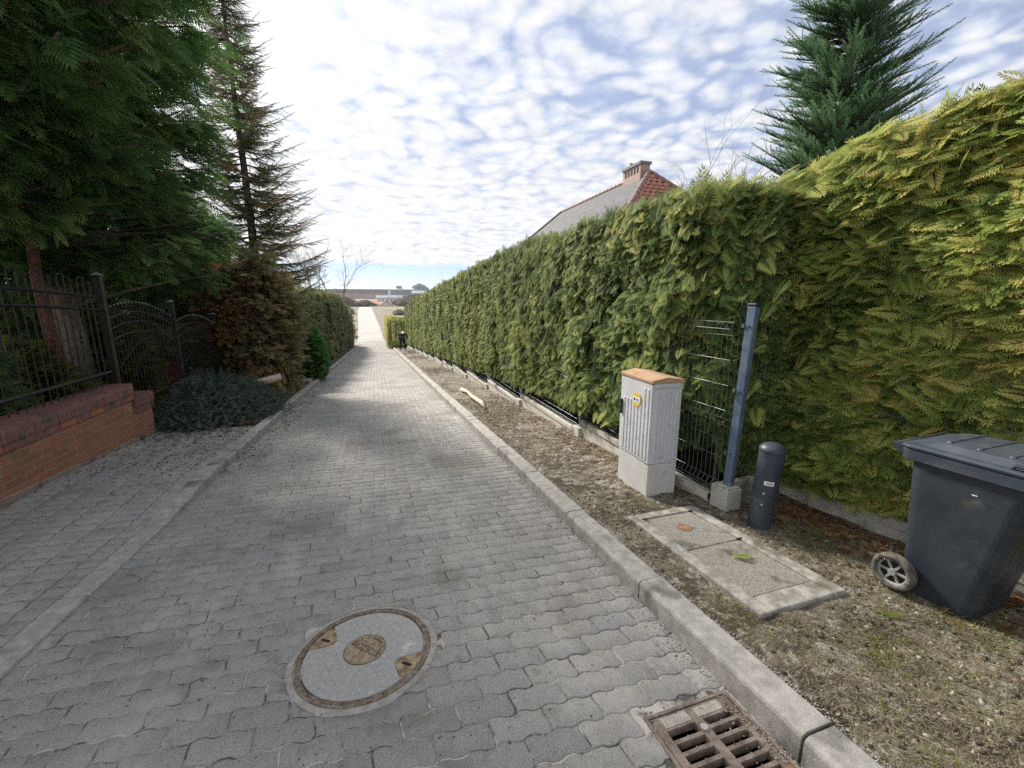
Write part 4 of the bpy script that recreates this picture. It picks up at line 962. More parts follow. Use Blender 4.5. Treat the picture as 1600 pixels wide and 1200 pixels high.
# ------------------------------------------------------------------ wheelie bin
def rr_section(w, d, r, n=5):
    """rounded rectangle outline, x = width, y = depth"""
    pts = []
    for cx, cy, a0 in ((w / 2 - r, d / 2 - r, 0), (-w / 2 + r, d / 2 - r, 90), (-w / 2 + r, -d / 2 + r, 180), (w / 2 - r, -d / 2 + r, 270)):
        for k in range(n + 1): a = R(a0 + 90 * k / n); pts.append((cx + r * math.cos(a), cy + r * math.sin(a)))
    return pts
def loft(mb, secs, cap=True):
    n = len(secs[0]); vs = [p for s in secs for p in s]; fs = []
    for i in range(len(secs) - 1):
        for k in range(n): fs.append((i * n + k, i * n + (k + 1) % n, (i + 1) * n + (k + 1) % n, (i + 1) * n + k))
    if cap: fs.append(tuple(reversed(range(n)))); fs.append(tuple((len(secs) - 1) * n + k for k in range(n)))
    mb.add(vs, fs)
def wheelie_bin():
    B = (2.86, 1.20, float(zr(1.2)) + .115)
    t = thing('wheelie_bin', 'dark grey wheelie bin standing by the hedge', 'wheelie bin', B, rot=(R(0), R(0), R(2)))
    # local: x across, +y = rear (wheels, handle), -y = front
    H = .80
    def sec(z, w, d, yc, r=.05): return [(x, y + yc, z) for x, y in rr_section(w, d, r)]
    b = MB(); loft(b, [sec(0, .30, .27, .0, .045), sec(.015, .335, .305, .0, .05), sec(.20, .36, .34, -.01), sec(.5, .395, .40, -.028), sec(H - .04, .43, .455, -.045), sec(H, .44, .47, -.045)])
    b.build('body', 'bin_plastic', t, smooth=False, bevel=.004)
    b = MB(); loft(b, [sec(H - .045, .452, .502, -.045, .05), sec(H - .05, .475, .530, -.045, .05), sec(H + .0, .482, .540, -.045, .05), sec(H + .006, .470, .525, -.045, .05)]); b.build('rim', 'bin_lid_plastic', t)
    # lid: shallow dome, overhanging edge, hinge side to the rear
    l = MB(); loft(l, [sec(H + .008, .490, .545, -.048, .05), sec(H + .022, .496, .552, -.050, .05), sec(H + .030, .470, .520, -.050, .05), sec(H + .034, .42, .46, -.05, .06), sec(H + .062, .36, .38, -.055, .08), sec(H + .068, .28, .29, -.055, .08)])
    lid = l.build('lid', 'bin_lid_plastic', t, bevel=.004)
    for k in range(3):   # moulded ridges across the lid
        g = MB(); y_ = .06 - k * .11; g.hexa([(-.165, y_ - .012, H + .060), (.165, y_ - .012, H + .060), (.165, y_ + .012, H + .060), (-.165, y_ + .012, H + .060), (-.16, y_ - .006, H + .0725), (.16, y_ - .006, H + .0725), (.16, y_ + .006, H + .0725), (-.16, y_ + .006, H + .0725)]); o = g.build('moulded_ridge', 'bin_lid_plastic', t, bevel=.003); o.parent = lid
    for s in (-1, 1):    # grip ledges at the front sides
        g = MB(); g.tube([(s * .215, -.18, H + .030), (s * .230, -.20, H + .052), (s * .230, -.30, H + .050), (s * .215, -.325, H + .028)], .009, 8); g.box(s * .226 - .006, s * .226 + .006, -.262, -.245, H + .02, H + .05); o = g.build('grip', 'bin_plastic', t); o.parent = lid
    h = MB(); h.tube([(-.20, .245, H + .005), (.20, .245, H + .005)], .017, 12); h.build('handle', 'bin_plastic', t, smooth=True)
    for s in (-1, 1):
        h = MB(); h.hexa([(s * .205 - .02, .19, H - .05), (s * .205 + .02, .19, H - .05), (s * .205 + .02, .255, H - .012), (s * .205 - .02, .255, H - .012), (s * .205 - .02, .19, H + .015), (s * .205 + .02, .19, H + .015), (s * .205 + .02, .262, H + .022), (s * .205 - .02, .262, H + .022)])
        h.build('handle_bracket', 'bin_plastic', t, bevel=.005)
    ax = MB(); ax.tube([(-.23, .155, .10), (.23, .155, .10)], .010, 10); ax.build('axle', 'iron', t)
    for s in (-1, 1):
        M = Matrix.Translation((s * .215, .155, .10)) @ Matrix.Rotation(R(90), 4, 'Y')
        ty = MB(); ty.lathe([(.070, -.024), (.092, -.026), (.099, -.018), (.101, 0), (.099, .018), (.092, .026), (.070, .024), (.068, 0)], 36, M)
        # open ring: drop end caps
        ty.f = ty.f[:-2]; ty.mi = ty.mi[:-2]; ty.f += [(7 * 36 + k, 7 * 36 + (k + 1) % 36, (k + 1) % 36, k) for k in range(36)]; ty.mi += [0] * 36
        wh = thing_part('wheel', t)
        o = ty.build('tyre', 'rubber', t, smooth=True); o.parent = wh
        rm = MB(); rm.lathe([(.062, -.012), (.072, -.016), (.074, .0), (.072, .016), (.062, .012)], 36, M); rm.f = rm.f[:-2]; rm.mi = rm.mi[:-2]
        rm.f += [(4 * 36 + k, 4 * 36 + (k + 1) % 36, (k + 1) % 36, k) for k in range(36)]; rm.mi += [0] * 36
        rm.lathe([(.018, -.022), (.018, .022)], 16, M)
        for k in range(6):
            rm.box(-.006, .006, .014, .064, -.010, .010, M @ Matrix.Rotation(R(60 * k), 4, 'Z'))
        o = rm.build('rim', 'rim_plastic', t); o.parent = wh
        hb = MB(); hb.lathe([(.067, -.002), (.067, .002)], 30, M); o = hb.build('recess_disc', 'dark_void', t); o.parent = wh  # dark disc standing for the shaded recess behind the spokes
    s = MB(); s.box(-.2225, -.2215, -.10, -.08, .66, .664); s.build('sticker_scrap', 'sticker_white', t)
def thing_part(name, parent):
    o = bpy.data.objects.new(name, None); COL.objects.link(o); o.parent = parent; o.empty_display_size = .1; return o
wheelie_bin()

# grey board hanging low on the fence at the right edge
b = MB(); b.box(-.012, .012, -.22, .22, 0, .20); sb = b.build('board', 'grey_board', None, bevel=.003)
sb.location = (3.22, .92, .36); sb.rotation_euler = (R(-3), R(4), R(3)); tag(sb, 'pale grey board leaning on the fence behind the wheelie bin', 'board')

# ------------------------------------------------------------------ manhole, drain grate, chamber
slope = math.atan(.0687)
def text_mesh(s, size, depth, name, mat, parent, M):
    cu = bpy.data.curves.new(name, 'FONT'); cu.body = s; cu.size = size; cu.extrude = depth; cu.align_x = 'CENTER'; cu.align_y = 'CENTER'
    cu.offset = size * .012
    tmp = bpy.data.objects.new(name + '_src', cu); COL.objects.link(tmp); dg = bpy.context.evaluated_depsgraph_get(); dg.update()
    me = bpy.data.meshes.new_from_object(tmp.evaluated_get(dg)); bpy.data.objects.remove(tmp); me.transform(M)
    return link_mesh(name, me, mat, parent)
def manhole():
    t = thing('manhole_cover', 'round concrete-filled manhole cover set in the block paving', 'manhole cover', (MH[0], MH[1], float(zr(MH[1])) + .002), rot=(-slope, 0, 0))
    Rm = MH[2]
    c = MB(); n = 64; vs = []; rg = random.Random(2)
    outer = [Rm + .024 + .004 * math.sin(k * .9) + rg.uniform(-.004, .004) for k in range(n)]
    for k in range(n):
        a = 6.28318 * k / n
        for r_, z in ((Rm - .012, .0), (Rm - .002, .0012), (outer[k], -.0035)): vs.append((r_ * math.cos(a), r_ * math.sin(a), z))
    c.add(vs, [(k * 3 + j, k * 3 + j + 1, ((k + 1) % n) * 3 + j + 1, ((k + 1) % n) * 3 + j) for k in range(n) for j in (0, 1)]); c.build('mortar_collar', 'mortar', t, fix=False)
    f = MB(); 
    def ring(mb, r0, r1, z0, z1, n=72, gaps=None):
        for k in range(n):
            if gaps and gaps(k): continue
            a, b_ = 6.28318 * k / n, 6.28318 * (k + (1 if not gaps else .82)) / n
            P = [(r0 * math.cos(a), r0 * math.sin(a)), (r1 * math.cos(a), r1 * math.sin(a)), (r1 * math.cos(b_), r1 * math.sin(b_)), (r0 * math.cos(b_), r0 * math.sin(b_))]
            mb.hexa([(x, y, z0) for x, y in P] + [(x, y, z1) for x, y in P])
    ring(f, Rm - .020, Rm - .012, -.02, .006); ring(f, Rm - .036, Rm - .031, -.02, .006); ring(f, Rm - .040, Rm - .010, -.03, .0015)
    f.build('frame', 'ring_iron', t)
    s = MB(); ring(s, Rm - .030, Rm - .021, .0015, .0048, 44, lambda k: False); s.build('frame_studs', 'rust', t)
    ld = MB()
    holes = [(-.205, .155), (.215, -.165)]
    N = 96; out = []
    for k in range(N):          # lid outline with two bays for the key pockets
        a = 6.28318 * k / N; r_ = Rm - .047
        for hx, hy in holes:
            ha = math.atan2(hy, hx); da = (a - ha + math.pi) % (2 * math.pi) - math.pi
            if abs(da) < .30: r_ = min(r_, Rm - .047 - .105 * math.cos(da / .30 * math.pi / 2) ** .6)
        out.append((r_ * math.cos(a), r_ * math.sin(a)))
    ld.prism(out, -.02, .004); ld.build('lid', 'lid_concrete', t, bevel=.003, seg=1)
    for hx, hy in holes:
        kp = MB(); ha = math.atan2(hy, hx); M = Matrix.Rotation(ha, 4, 'Z')
        kp.prism([(.165, -.05), (.20, -.085), (.26, -.095), (.298, -.07), (.303, 0), (.298, .07), (.26, .095), (.20, .085), (.165, .05)], -.02, -.0015, M)
        kp.lathe([(.050, -.002), (.048, .001), (.044, -.0012)], 20, Matrix.Rotation(ha, 4, 'Z') @ Matrix.Translation((.245, 0, 0)))
        kp.build('key_pocket', 'rusty_sand', t)
        kh = MB(); kh.prism([(.222, -.007), (.268, -.007), (.272, 0), (.268, .007), (.222, .007), (.218, 0)], -.0012, .0014, Matrix.Rotation(ha, 4, 'Z') @ Matrix.Translation((0, .0, 0)))
        kh.build('key_slot', 'dark_void', t)
    p = MB(); p.lathe([(.024, -.002), (.024, .002), (.018, .005), (.004, .006)], 20, Matrix.Translation((.195, -.235, 0))); p.build('plug', 'sticker_pale_blue' if False else 'plug_metal', t, smooth=True)
    bd = MB(); bd.lathe([(.098, 0), (.098, .0062), (.092, .0066)], 48, Matrix.Translation((.0, .01, 0))); bdo = bd.build('badge', 'cast_badge', t)
    e = MB(); ring(e, .0985, .1015, 0, .0068)
    # dark edge line of the badge
    eo = e.build('badge_edge', 'cast_letters', t); eo.parent = bdo; eo.location = (0, .01, 0)
    ang = math.atan2(.1140, -.1087)
    text_mesh('KORZON', .041, .0008, 'lettering', 'cast_letters', bdo, Matrix.Translation((0.004, .012, .0072)) @ Matrix.Rotation(ang, 4, 'Z') @ Matrix.Diagonal((1, 1.25, 1, 1)))
    tk = MB()       # worn illegible raised marks round the rim of the badge
    rg = random.Random(12)
    for k in range(30):
        a = ang + R(-95) + k * R(190) / 29 + math.pi / 2 + math.pi; 
        if rg.random() < .12: continue
        M = Matrix.Translation((0, .01, .0066)) @ Matrix.Rotation(a, 4, 'Z') @ Matrix.Translation((.080, 0, 0)) @ Matrix.Rotation(rg.uniform(-.7, .7), 4, 'Z')
        tk.box(-.007, .007, -.0016, .0016, 0, .0010, M)
        if rg.random() < .7: tk.box(-.0015, .0015, -.0055, .0055, 0, .0011, M @ Matrix.Translation((rg.choice([-.005, 0, .005]), .002, 0)))
    for rr_ in range(2):
        for k in range(10): tk.box(-.002, .002, -.002, .002, 0, .0009, Matrix.Translation((0, .01, .0066)) @ Matrix.Rotation(ang + math.pi / 2, 4, 'Z') @ Matrix.Translation((-.022 - rr_ * .018, -.04 + k * .009, 0)))
    tk.build('raised_marks', 'cast_letters', t).parent = bdo
solid('plug_metal', (0.18, 0.18, 0.22), (0.26, 0.26, 0.31), 20, 0.5, metal=.4)
manhole()

def drain():
    x0, x1, y0, y1 = GR; xc, yc = (x0 + x1) / 2, (y0 + y1) / 2
    t = thing('drain_grate', 'rusty rectangular storm drain grate beside the right kerb', 'drain grate', (xc, yc, float(zr(yc)) - .001), rot=(-slope, 0, 0))
    w, l = x1 - x0, y1 - y0
    pit = MB(); pit.add([(-w / 2, -l / 2, -.006), (w / 2, -l / 2, -.006), (w / 2, l / 2, -.006), (-w / 2, l / 2, -.006), (-w / 2, -l / 2, -.23), (w / 2, -l / 2, -.23), (w / 2, l / 2, -.23), (-w / 2, l / 2, -.23)],
                        [(4, 5, 6, 7), (0, 1, 5, 4), (1, 2, 6, 5), (2, 3, 7, 6), (3, 0, 4, 7)]); pit.build('pit', 'pit', t, fix=False)
    f = MB(); e = .012
    f.box(-w / 2 - .004, -w / 2 + e, -l / 2, l / 2, -.05, .003); f.box(w / 2 - e, w / 2 + .004, -l / 2, l / 2, -.05, .003)
    f.box(-w / 2 + e, w / 2 - e, l / 2 - e, l / 2 + .002, -.05, .003); f.box(-w / 2 + e, w / 2 - e, -l / 2 - .002, -l / 2 + e, -.05, .003)
    f.build('frame', 'rust', t, bevel=.002)
    g = MB(); iw, il = w / 2 - e - .004, l / 2 - e - .004; b = .034; top = .0; bot = -.035; hd = .062
    g.box(-iw, -iw + b, -il, il, bot, top); g.box(iw - b, iw, -il, il, bot, top)
    g.box(-iw + b, iw - b, il - hd, il, bot, top - .001); g.box(-iw + b, iw - b, -il, -il + hd, bot, top - .001)
    g.box(-.020, .020, -il + hd, il - hd, bot, top - .0005)
    ns = 10; span = (2 * il - 2 * hd); pitch = span / ns
    for k in range(1, ns):
        y = il - hd - k * pitch
        for sx in (-1, 1):
            xa, xb = (-iw + b, -.020) if sx < 0 else (.020, iw - b)
            yo = .012 if sx > 0 else 0
            g.box(xa, xb, y - .0080 + yo, y + .0080 + yo, bot, top - .0015)
            g.box((xa + xb) / 2 - .003, (xa + xb) / 2 + .003, y - .009 + yo, y + .009 + yo, top - .0015, top + .0025)
    # raised border letters are worn to small studs
    for k in range(12): g.box(-iw + .010, -iw + .022, -il + .08 + k * .038, -il + .094 + k * .038, top, top + .0018)
    g.lathe([(.024, top - .02), (.024, top + .002), (.019, top + .002), (.018, top - .001)], 20, Matrix.Translation((0, il - hd - .030, 0)))
    g.box(-.022, -.018, il - hd + .004, il - .004, top, top + .002)
    g.build('grate', 'rust', t, bevel=.0025, seg=2)
    c = MB(); c.lathe([(.015, top - .01), (.015, top + .0015)], 18, Matrix.Translation((0, il - hd - .030, 0))); c.build('bolt', 'iron_cap', t)
    s = MB(); s.box(-iw + b + .006, -.026, il - hd + .010, il - .008, top - .001, top + .0008); s.box(.010, iw - b - .02, il - hd + .012, il - .010, top - .001, top + .0006); s.build('sand_fill', 'mortar', t)
    db = MB(); rg = random.Random(9)
    for k in range(60):
        M = Matrix.Translation((rg.uniform(-w / 2 + .03, w / 2 - .03), rg.uniform(-.1, l / 2 - .03), -.05 - .17 * rg.random() ** .6)) @ Matrix.Rotation(rg.uniform(0, 6.28), 4, Vector((rg.random(), rg.random(), rg.random())).normalized())
        db.box(-.02, .02, -.008, .008, -.002, .002, M)
    db.build('debris', 'dead_leaf_plain', t)['kind'] = 'stuff'
solid('dead_leaf_plain', (0.10, 0.06, 0.035), (0.25, 0.2, 0.15), 30, 0.9)
drain()

def chamber():
    x0, x1, y0, y1 = 1.775, 2.385, 1.40, 2.61; xc, yc = (x0 + x1) / 2, (y0 + y1) / 2
    t = thing('cable_chamber_cover', 'rectangular two-part concrete chamber cover sunk in the verge', 'chamber cover', (xc, yc, float(zr(yc)) + .122), rot=(-slope, 0, 0))
    w, l = x1 - x0, y1 - y0; b = .085
    f = MB(); f.box(-w / 2, -w / 2 + b, -l / 2, l / 2, -.12, .012); f.box(w / 2 - b, w / 2, -l / 2, l / 2, -.12, .012)
    f.box(-w / 2 + b, w / 2 - b, l / 2 - b, l / 2, -.12, .0115); f.box(-w / 2 + b, w / 2 - b, -l / 2, -l / 2 + b * 1.5, -.12, .0115)
    f.build('frame', 'chamber_rim', t, bevel=.010, seg=3)
    i0, i1 = -l / 2 + b * 1.5 + .006, l / 2 - b - .006; mid = (i0 + i1) / 2 + .02
    for a, c in ((i0, mid - .004), (mid + .004, i1)):
        s = MB(); s.box(-w / 2 + b + .006, w / 2 - b - .006, a, c, -.06, .004); s.build('slab', 'chamber_concrete', t, bevel=.006)
    g = MB(); g.box(-w / 2 + b - .002, w / 2 - b + .002, i0 - .01, i1 + .01, -.10, -.030); g.build('seal_gap', 'pit', t)
    r = MB(); r.lathe([(.052, .002), (.052, .0085), (.045, .0085), (.044, .0055)], 26, Matrix.Translation((-.02, l / 2 - .30, 0))); r.lathe([(.034, .002), (.034, .0075), (.026, .009)], 22, Matrix.Translation((-.02, l / 2 - .30, 0))); r.build('rusty_plug', 'rusty_sand_red', t)
    for x, y in ((-w / 2 + b + .004, i1 + .002), (w / 2 - b - .004, i1 + .002), (w / 2 - b - .004, mid)):
        k = MB(); k.prism([(-.022, -.008), (.02, -.010), (.024, .006), (-.018, .008)], .0, .0125, Matrix.Translation((x, y, 0))); k.build('lifting_notch', 'dark_void', t)
    return t
solid('rusty_sand_red', (0.22, 0.11, 0.06), (0.38, 0.24, 0.14), 40, 0.9, 0.003, 160)
chamber()
tmp = thing('thuja_sprig', 'fallen yellow-green thuja sprig lying on the concrete chamber cover', 'sprig', (2.13, 1.86, float(zr(1.86)) + .137), rot=(-slope, 0, 0))
scatter('leaves', FR_NEAR, np.array([[0.05, -.06, .012], [.04, -.05, .014]]), np.array([[-.6, .75, .05], [-.85, .55, .1]]), np.array([[0, .1, 1.], [.1, .1, 1]]), np.array([.15, .12]), np.array([.75, .6]), 'thuja_yellow', tmp)
for nm, x, y, a, lb in (('thuja_sprig', 2.42, 1.16, 2.2, 'small green sprig on the soil in front of the bin wheel'),):
    tmp = thing(nm, lb, 'sprig', (x, y, float(verge_z(np.array([x]), np.array([y]))[0]) + .008))
    scatter('leaves', FR_NEAR, np.array([[0, 0, 0.], [.02, 0, .004]]), np.array([[math.cos(a), math.sin(a), .1], [math.cos(a + .5), math.sin(a + .5), .1]]), np.array([[0, .1, 1.], [.1, 0, 1]]), np.array([.11, .09]), np.array([.5, .6]), 'green_grass', tmp)

# split pale branch lying on the verge
mb = MB(); y_ = 8.5
pts = [(1.84, 7.35, 0), (1.90, 7.9, .01), (1.87, 8.6, .03), (1.93, 9.3, .02), (1.90, 9.85, .01)]
mb.tube([(x, y, float(zr(y)) + .15 + z) for x, y, z in pts], [.022, .05, .042, .035, .045], 7)
tag(mb.build('stripped_branch', 'dead_wood', None, smooth=True), 'pale stripped branch lying on the verge by the kerb', 'branch')

# ------------------------------------------------------------------ ground litter (uncountable)
def blades(name, n, xy, zf, mat, label, h=(.015, .05), w=.0016, flat=.6, seed=1, cat='grass', tone=None):
    r = np.random.default_rng(seed); x, y = xy(r, n); n = len(x); z = zf(x, y)
    a = r.uniform(0, 6.283, n); L = r.uniform(*h, n); el = np.abs(r.normal(0, 1 - flat, n)) + .05
    d = np.stack([np.cos(a), np.sin(a), np.minimum(el, 2)], -1); d = norm(d); s = np.stack([-np.sin(a), np.cos(a), np.zeros(n)], -1) * w
    p = np.stack([x, y, z], -1); m = p + d * (L * .6)[:, None]; e = p + d * L[:, None] + np.stack([0 * a, 0 * a, -L * .25 * (el < .5)], -1)
    V = np.stack([p - s, p + s, m + s * .8, m - s * .8, e], 1).reshape(-1, 3); b = (np.arange(n) * 5)[:, None]
    F = [b + np.array([[0, 1, 2, 3]]), b + np.array([[3, 2, 4]])]
    tn = np.repeat(np.clip(r.normal(.5, .25, n) if tone is None else tone(r, n, x, y), 0, 1), 5)
    o = np_mesh(name, V, F, mat, tone=tn); tag(o, label, cat, kind='stuff'); return o
def verge_xy(r, n):
    y = r.uniform(0, 1, n) ** 1.8 * 8.5 + .3; x = r.uniform(1.56, 3.4, n)
    k = sn(x, y, 0, 3.5, 77) + .3 * sn(x, y, 0, 12, 78); keep = (k > -.15) | (r.uniform(size=n) < .15); keep &= ~((x > 1.76) & (x < 2.40) & (y > 1.38) & (y < 2.63) & (r.uniform(size=n) < .985)); keep &= ~((y > 2.6) & (x > 2.58))
    return x[keep], y[keep]
blades('dry_grass', 78000, verge_xy, lambda x, y: verge_z(x, y) + .002, 'dry_grass', 'short matted dry grass covering the verge', (.010, .042), .0014, .84, 91)
def tuft_xy(r, n):
    c = r.uniform(size=(34, 2)) * [1.7, 9] + [1.6, .5]; c[:8] = [[2.75, 2.0], [2.65, 1.75], [2.9, 1.9], [2.1, 1.05], [2.45, 1.3], [1.9, 7.0], [2.2, 7.2], [2.0, 6.4]]
    i = r.integers(0, len(c), n); return c[i, 0] + r.normal(0, .10, n), c[i, 1] + r.normal(0, .12, n)
def tk(r, n):
    x, y = tuft_xy(r, n); k = (x > 1.56) & (x < 3.2) & ~((x > 1.76) & (x < 2.40) & (y > 1.38) & (y < 2.63)) & ~((y > 2.4) & (x > 2.5)); return x[k], y[k]
blades('grass_tufts', 9000, tk, lambda x, y: verge_z(x, y), 'green_grass', 'small yellowing grass tufts scattered on the bare verge', (.02, .06), .0013, .5, 92)
def weeds_xy(r, n):
    y = r.uniform(5, 46, n); x = 1.6 + .9 * r.uniform(size=n); k = sn(x, y, 0, 1.6, 99) > .1; return x[k], y[k]
blades('verge_grass', 20000, weeds_xy, lambda x, y: zr(y) + .12, 'dry_grass', 'rough dry grass along the far verge', (.04, .12), .006, .5, 93)
blades('far_weeds', 6000, lambda r, n: (r.uniform(1.6, 2.6, n) - .3, r.uniform(38, 44, n)), lambda x, y: zr(y) + .10, 'green_grass', 'green weeds by the kerb beyond the bending person', (.2, .7), .03, .1, 94)
def chips(name, n, xy, zf, mat, label, s=(.006, .02), seed=1, thin=.35, cat='debris', kind='stuff'):
    r = np.random.default_rng(seed); x, y = xy(r, n); n = len(x); sz = r.uniform(*s, n)
    base = np.array([[-1, -.6, 0], [1, -.5, .0], [.8, .6, 0], [-.8, .5, 0], [-.5, -.3, 1], [.6, -.3, 1], [.5, .35, 1], [-.5, .3, 1]]) * [1, 1, thin]
    V = base[None] * (1 + .35 * r.normal(size=(n, 8, 3))) * sz[:, None, None]; a = r.uniform(0, 6.283, n); c, s_ = np.cos(a), np.sin(a)
    X = V[..., 0] * c[:, None] - V[..., 1] * s_[:, None]; Y = V[..., 0] * s_[:, None] + V[..., 1] * c[:, None]
    W = np.stack([X + x[:, None], Y + y[:, None], V[..., 2] + zf(x, y)[:, None]], -1).reshape(-1, 3)
    Q = np.array([(3, 2, 1, 0), (4, 5, 6, 7), (0, 1, 5, 4), (1, 2, 6, 5), (2, 3, 7, 6), (3, 0, 4, 7)]); F = (Q[None] + (np.arange(n) * 8)[:, None, None]).reshape(-1, 4)
    o = np_mesh(name, W, F, mat, tone=np.repeat(np.clip(r.normal(.45, .3, n), 0, 1), 8)); tag(o, label, cat, kind=kind); return o
chips('soil_crumbs', 9000, verge_xy, lambda x, y: verge_z(x, y) - .002, 'chip', 'soil crumbs, gravel and bark chips on the verge', (.003, .015), 101, .7)
chips('road_grit', 2600, lambda r, n: (r.uniform(-1.7, 1.36, n), .3 + 9 * r.uniform(0, 1, n) ** 1.6), lambda x, y: zr(y) + .001, 'chip', 'scattered grit and crumbs on the paving', (.0015, .0045), 102, .6)
solid('pale_grit', (0.3, 0.28, 0.25), (0.42, 0.40, 0.36), 60, 0.95)
chips('kerb_grit', 7000, lambda r, n: (np.where(r.uniform(size=n) < .5, 1.375 - np.abs(r.normal(0, .05, n)), 1.53 - np.abs(r.normal(0, .03, n)) * 0 + r.uniform(0, .03, n)), .4 + 14 * r.uniform(0, 1, n) ** 1.5), lambda x, y: zr(y) + np.where(x > 1.45, .115, .001), 'pale_grit', 'sand and grit gathered along the right kerb', (.0015, .005), 103, .6)
def leaves(name, n, xy, zf, mat, label, size=(.02, .05), seed=1):
    r = np.random.default_rng(seed); x, y = xy(r, n); n = len(x); s = r.uniform(*size, n)
    T = np.array([[-1, 0, 0], [-.4, -.45, .12], [.5, -.4, .1], [1, 0, .22], [.5, .4, .1], [-.4, .45, .12]]); a = r.uniform(0, 6.283, n); c, q = np.cos(a), np.sin(a)
    V = T[None] * s[:, None, None] * (1 + .2 * r.normal(size=(n, 6, 3))); X = V[..., 0] * c[:, None] - V[..., 1] * q[:, None]; Y = V[..., 0] * q[:, None] + V[..., 1] * c[:, None]
    W = np.stack([X + x[:, None], Y + y[:, None], V[..., 2] + (zf(x, y) + r.uniform(0, .012, n))[:, None]], -1).reshape(-1, 3)
    o = np_mesh(name, W, (np.arange(n)[:, None] * 6 + np.arange(6)[None]), mat, tone=np.repeat(r.uniform(0, 1, n), 6)); tag(o, label, 'leaves', kind='stuff')
leaves('fallen_leaves', 900, lambda r, n: (np.clip(3.22 - np.abs(r.normal(0, .22, n)), 2.5, 3.25), r.uniform(.9, 2.55, n)), verge_z, 'dead_leaf', 'brown leaves gathered in the fence corner behind the bollard', (.012, .032), 111)
leaves('fallen_leaves', 420, lambda r, n: (2.52 - np.abs(r.normal(0, .2, n)), r.uniform(2.7, 9, n)), verge_z, 'dead_leaf', 'brown leaves along the foot of the mesh fence plinth', (.012, .028), 112)
def drv_leaf(r, n):
    y = r.uniform(4.6, 7.5, n); x = -1.95 - 1.25 * r.uniform(0, 1, n); k = sn(x, y, 0, 3, 7) + (y - 6.4) * .9 > r.normal(0, .6, n); return x[k], y[k]
leaves('fallen_leaves', 2400, drv_leaf, lambda x, y: drive_z(x, y), 'dead_leaf', 'brown leaf litter at the top of the left driveway', (.008, .022), 113)
leaves('fallen_leaves', 1500, lambda r, n: (r.uniform(-2.5, -1.95, n) - .0, r.uniform(7.6, 15, n)), lambda x, y: zr(y) + .14, 'dead_leaf', 'dark leaf litter in the left planting bed', (.015, .04), 114)
leaves('fallen_leaves', 260, lambda r, n: (r.uniform(-1.77, -1.45, n), 5.5 + 9 * r.uniform(0, 1, n)), lambda x, y: zr(y) + .002, 'dead_leaf', 'a few brown leaves in the left gutter', (.012, .03), 115)
# small dark patch of dirt on the driveway, pale stone slab by the left kerb
mb = MB(); mb.prism([(-2.2, 13.9), (-1.96, 13.75), (-1.95, 14.6), (-2.25, 14.5)], 0, .05, Matrix.Translation((0, 0, float(zr(14)) + .10)))
tag(mb.build('stone_slab', 'stone_pale', None, bevel=.01), 'pale stone slab beside the left kerb below the spruce', 'stone slab')
mb = MB(); z0 = float(zr(11)) + .62
mb.tube([(-3.05, 10.5, z0 - .25), (-2.6, 10.75, z0 - .12), (-2.15, 10.9, z0 - .02)], [.085, .09, .075], 10); tag(mb.build('cut_log', 'dead_wood', None, smooth=True), 'short pale log lying behind the juniper', 'log')

# ------------------------------------------------------------------ brick wall and iron fence on the left
def brick_wall():
    t = thing('brick_wall', 'low stepped red brick wall with a rounded brick coping', 'wall', (-3.32, 4, -.3))
    off = Vector((3.32, -4, .3))
    w = MB()
    def seg(y0, y1, zt, x0=-3.52, x1=-3.20): w.box(x0, x1, y0, y1, float(zr(y1)) - .2, zt)
    seg(-2, 6.90, .27); seg(6.902, 7.40, .07)
    o = w.build('brickwork', 'brick', t); o.location = off
    # render band at the foot
    f = MB(); f.hexa([(-3.2, -2, float(zr(-2)) + .0), (-3.185, -2, float(zr(-2))), (-3.185, 7.4, float(zr(7.4)) + .0), (-3.2, 7.4, float(zr(7.4))), (-3.2, -2, float(zr(-2)) + .20), (-3.19, -2, float(zr(-2)) + .19), (-3.19, 7.4, float(zr(7.4)) + .20), (-3.2, 7.4, float(zr(7.4)) + .21)]); o = f.build('plaster_foot', 'foot_plaster', t); o.location = off
    # soldier-course coping: bull-nosed bricks laid on edge, plus one course beneath
    for (ya, yb, zt, xf) in ((-2, 6.93, .27, -3.165), (6.935, 7.43, .07, -3.165)):
        c = MB(); m = 0; y = ya; rg = random.Random(4)
        while y < yb - .03:
            y2 = min(y + .066, yb); j = rg.uniform(-.002, .002); H_ = .155
            prof = [(xf - .30, zt + .075), (xf, zt + .075)]
            P = [(xf + j, zt + .076)] + [(xf - .055 + .055 * math.cos(R(a)) + j, zt + .075 + H_ - .06 + .055 * math.sin(R(a))) for a in (0, 30, 60, 90)] + [(xf - .30, zt + .075 + H_ - .004), (xf - .36, zt + .076)]
            n = len(P); vs = [(p[0], y + .003, p[1]) for p in P] + [(p[0], y2 - .003, p[1]) for p in P]
            c.add(vs, [tuple(range(n)), tuple(range(2 * n - 1, n - 1, -1))] + [(k, (k + 1) % n, n + (k + 1) % n, n + k) for k in range(n)]); y = y2
        c.box(xf - .34, xf - .006, ya, yb, zt + .075, zt + .075 + H_ - .012)
        o = c.build('coping', 'cap_brick', t); o.location = off
        c = MB(); c2 = MB(); y = ya
        while y < yb - .03:
            y2 = min(y + .25, yb); tgt = c2 if rg.random() < .22 else c; tgt.box(xf - .33, xf - .014, y + .004, y2 - .004, zt + .002, zt + .068); y = y2
        o = c.build('course_band', 'cap_brick', t); o.location = off
        if c2.v: o = c2.build('course_band', 'orange_brick', t); o.location = off
        o = MB(); o.box(xf - .325, xf - .022, ya, yb, zt + .001, zt + .074); o = o.build('band_mortar', 'foot_plaster', t); o.location = off
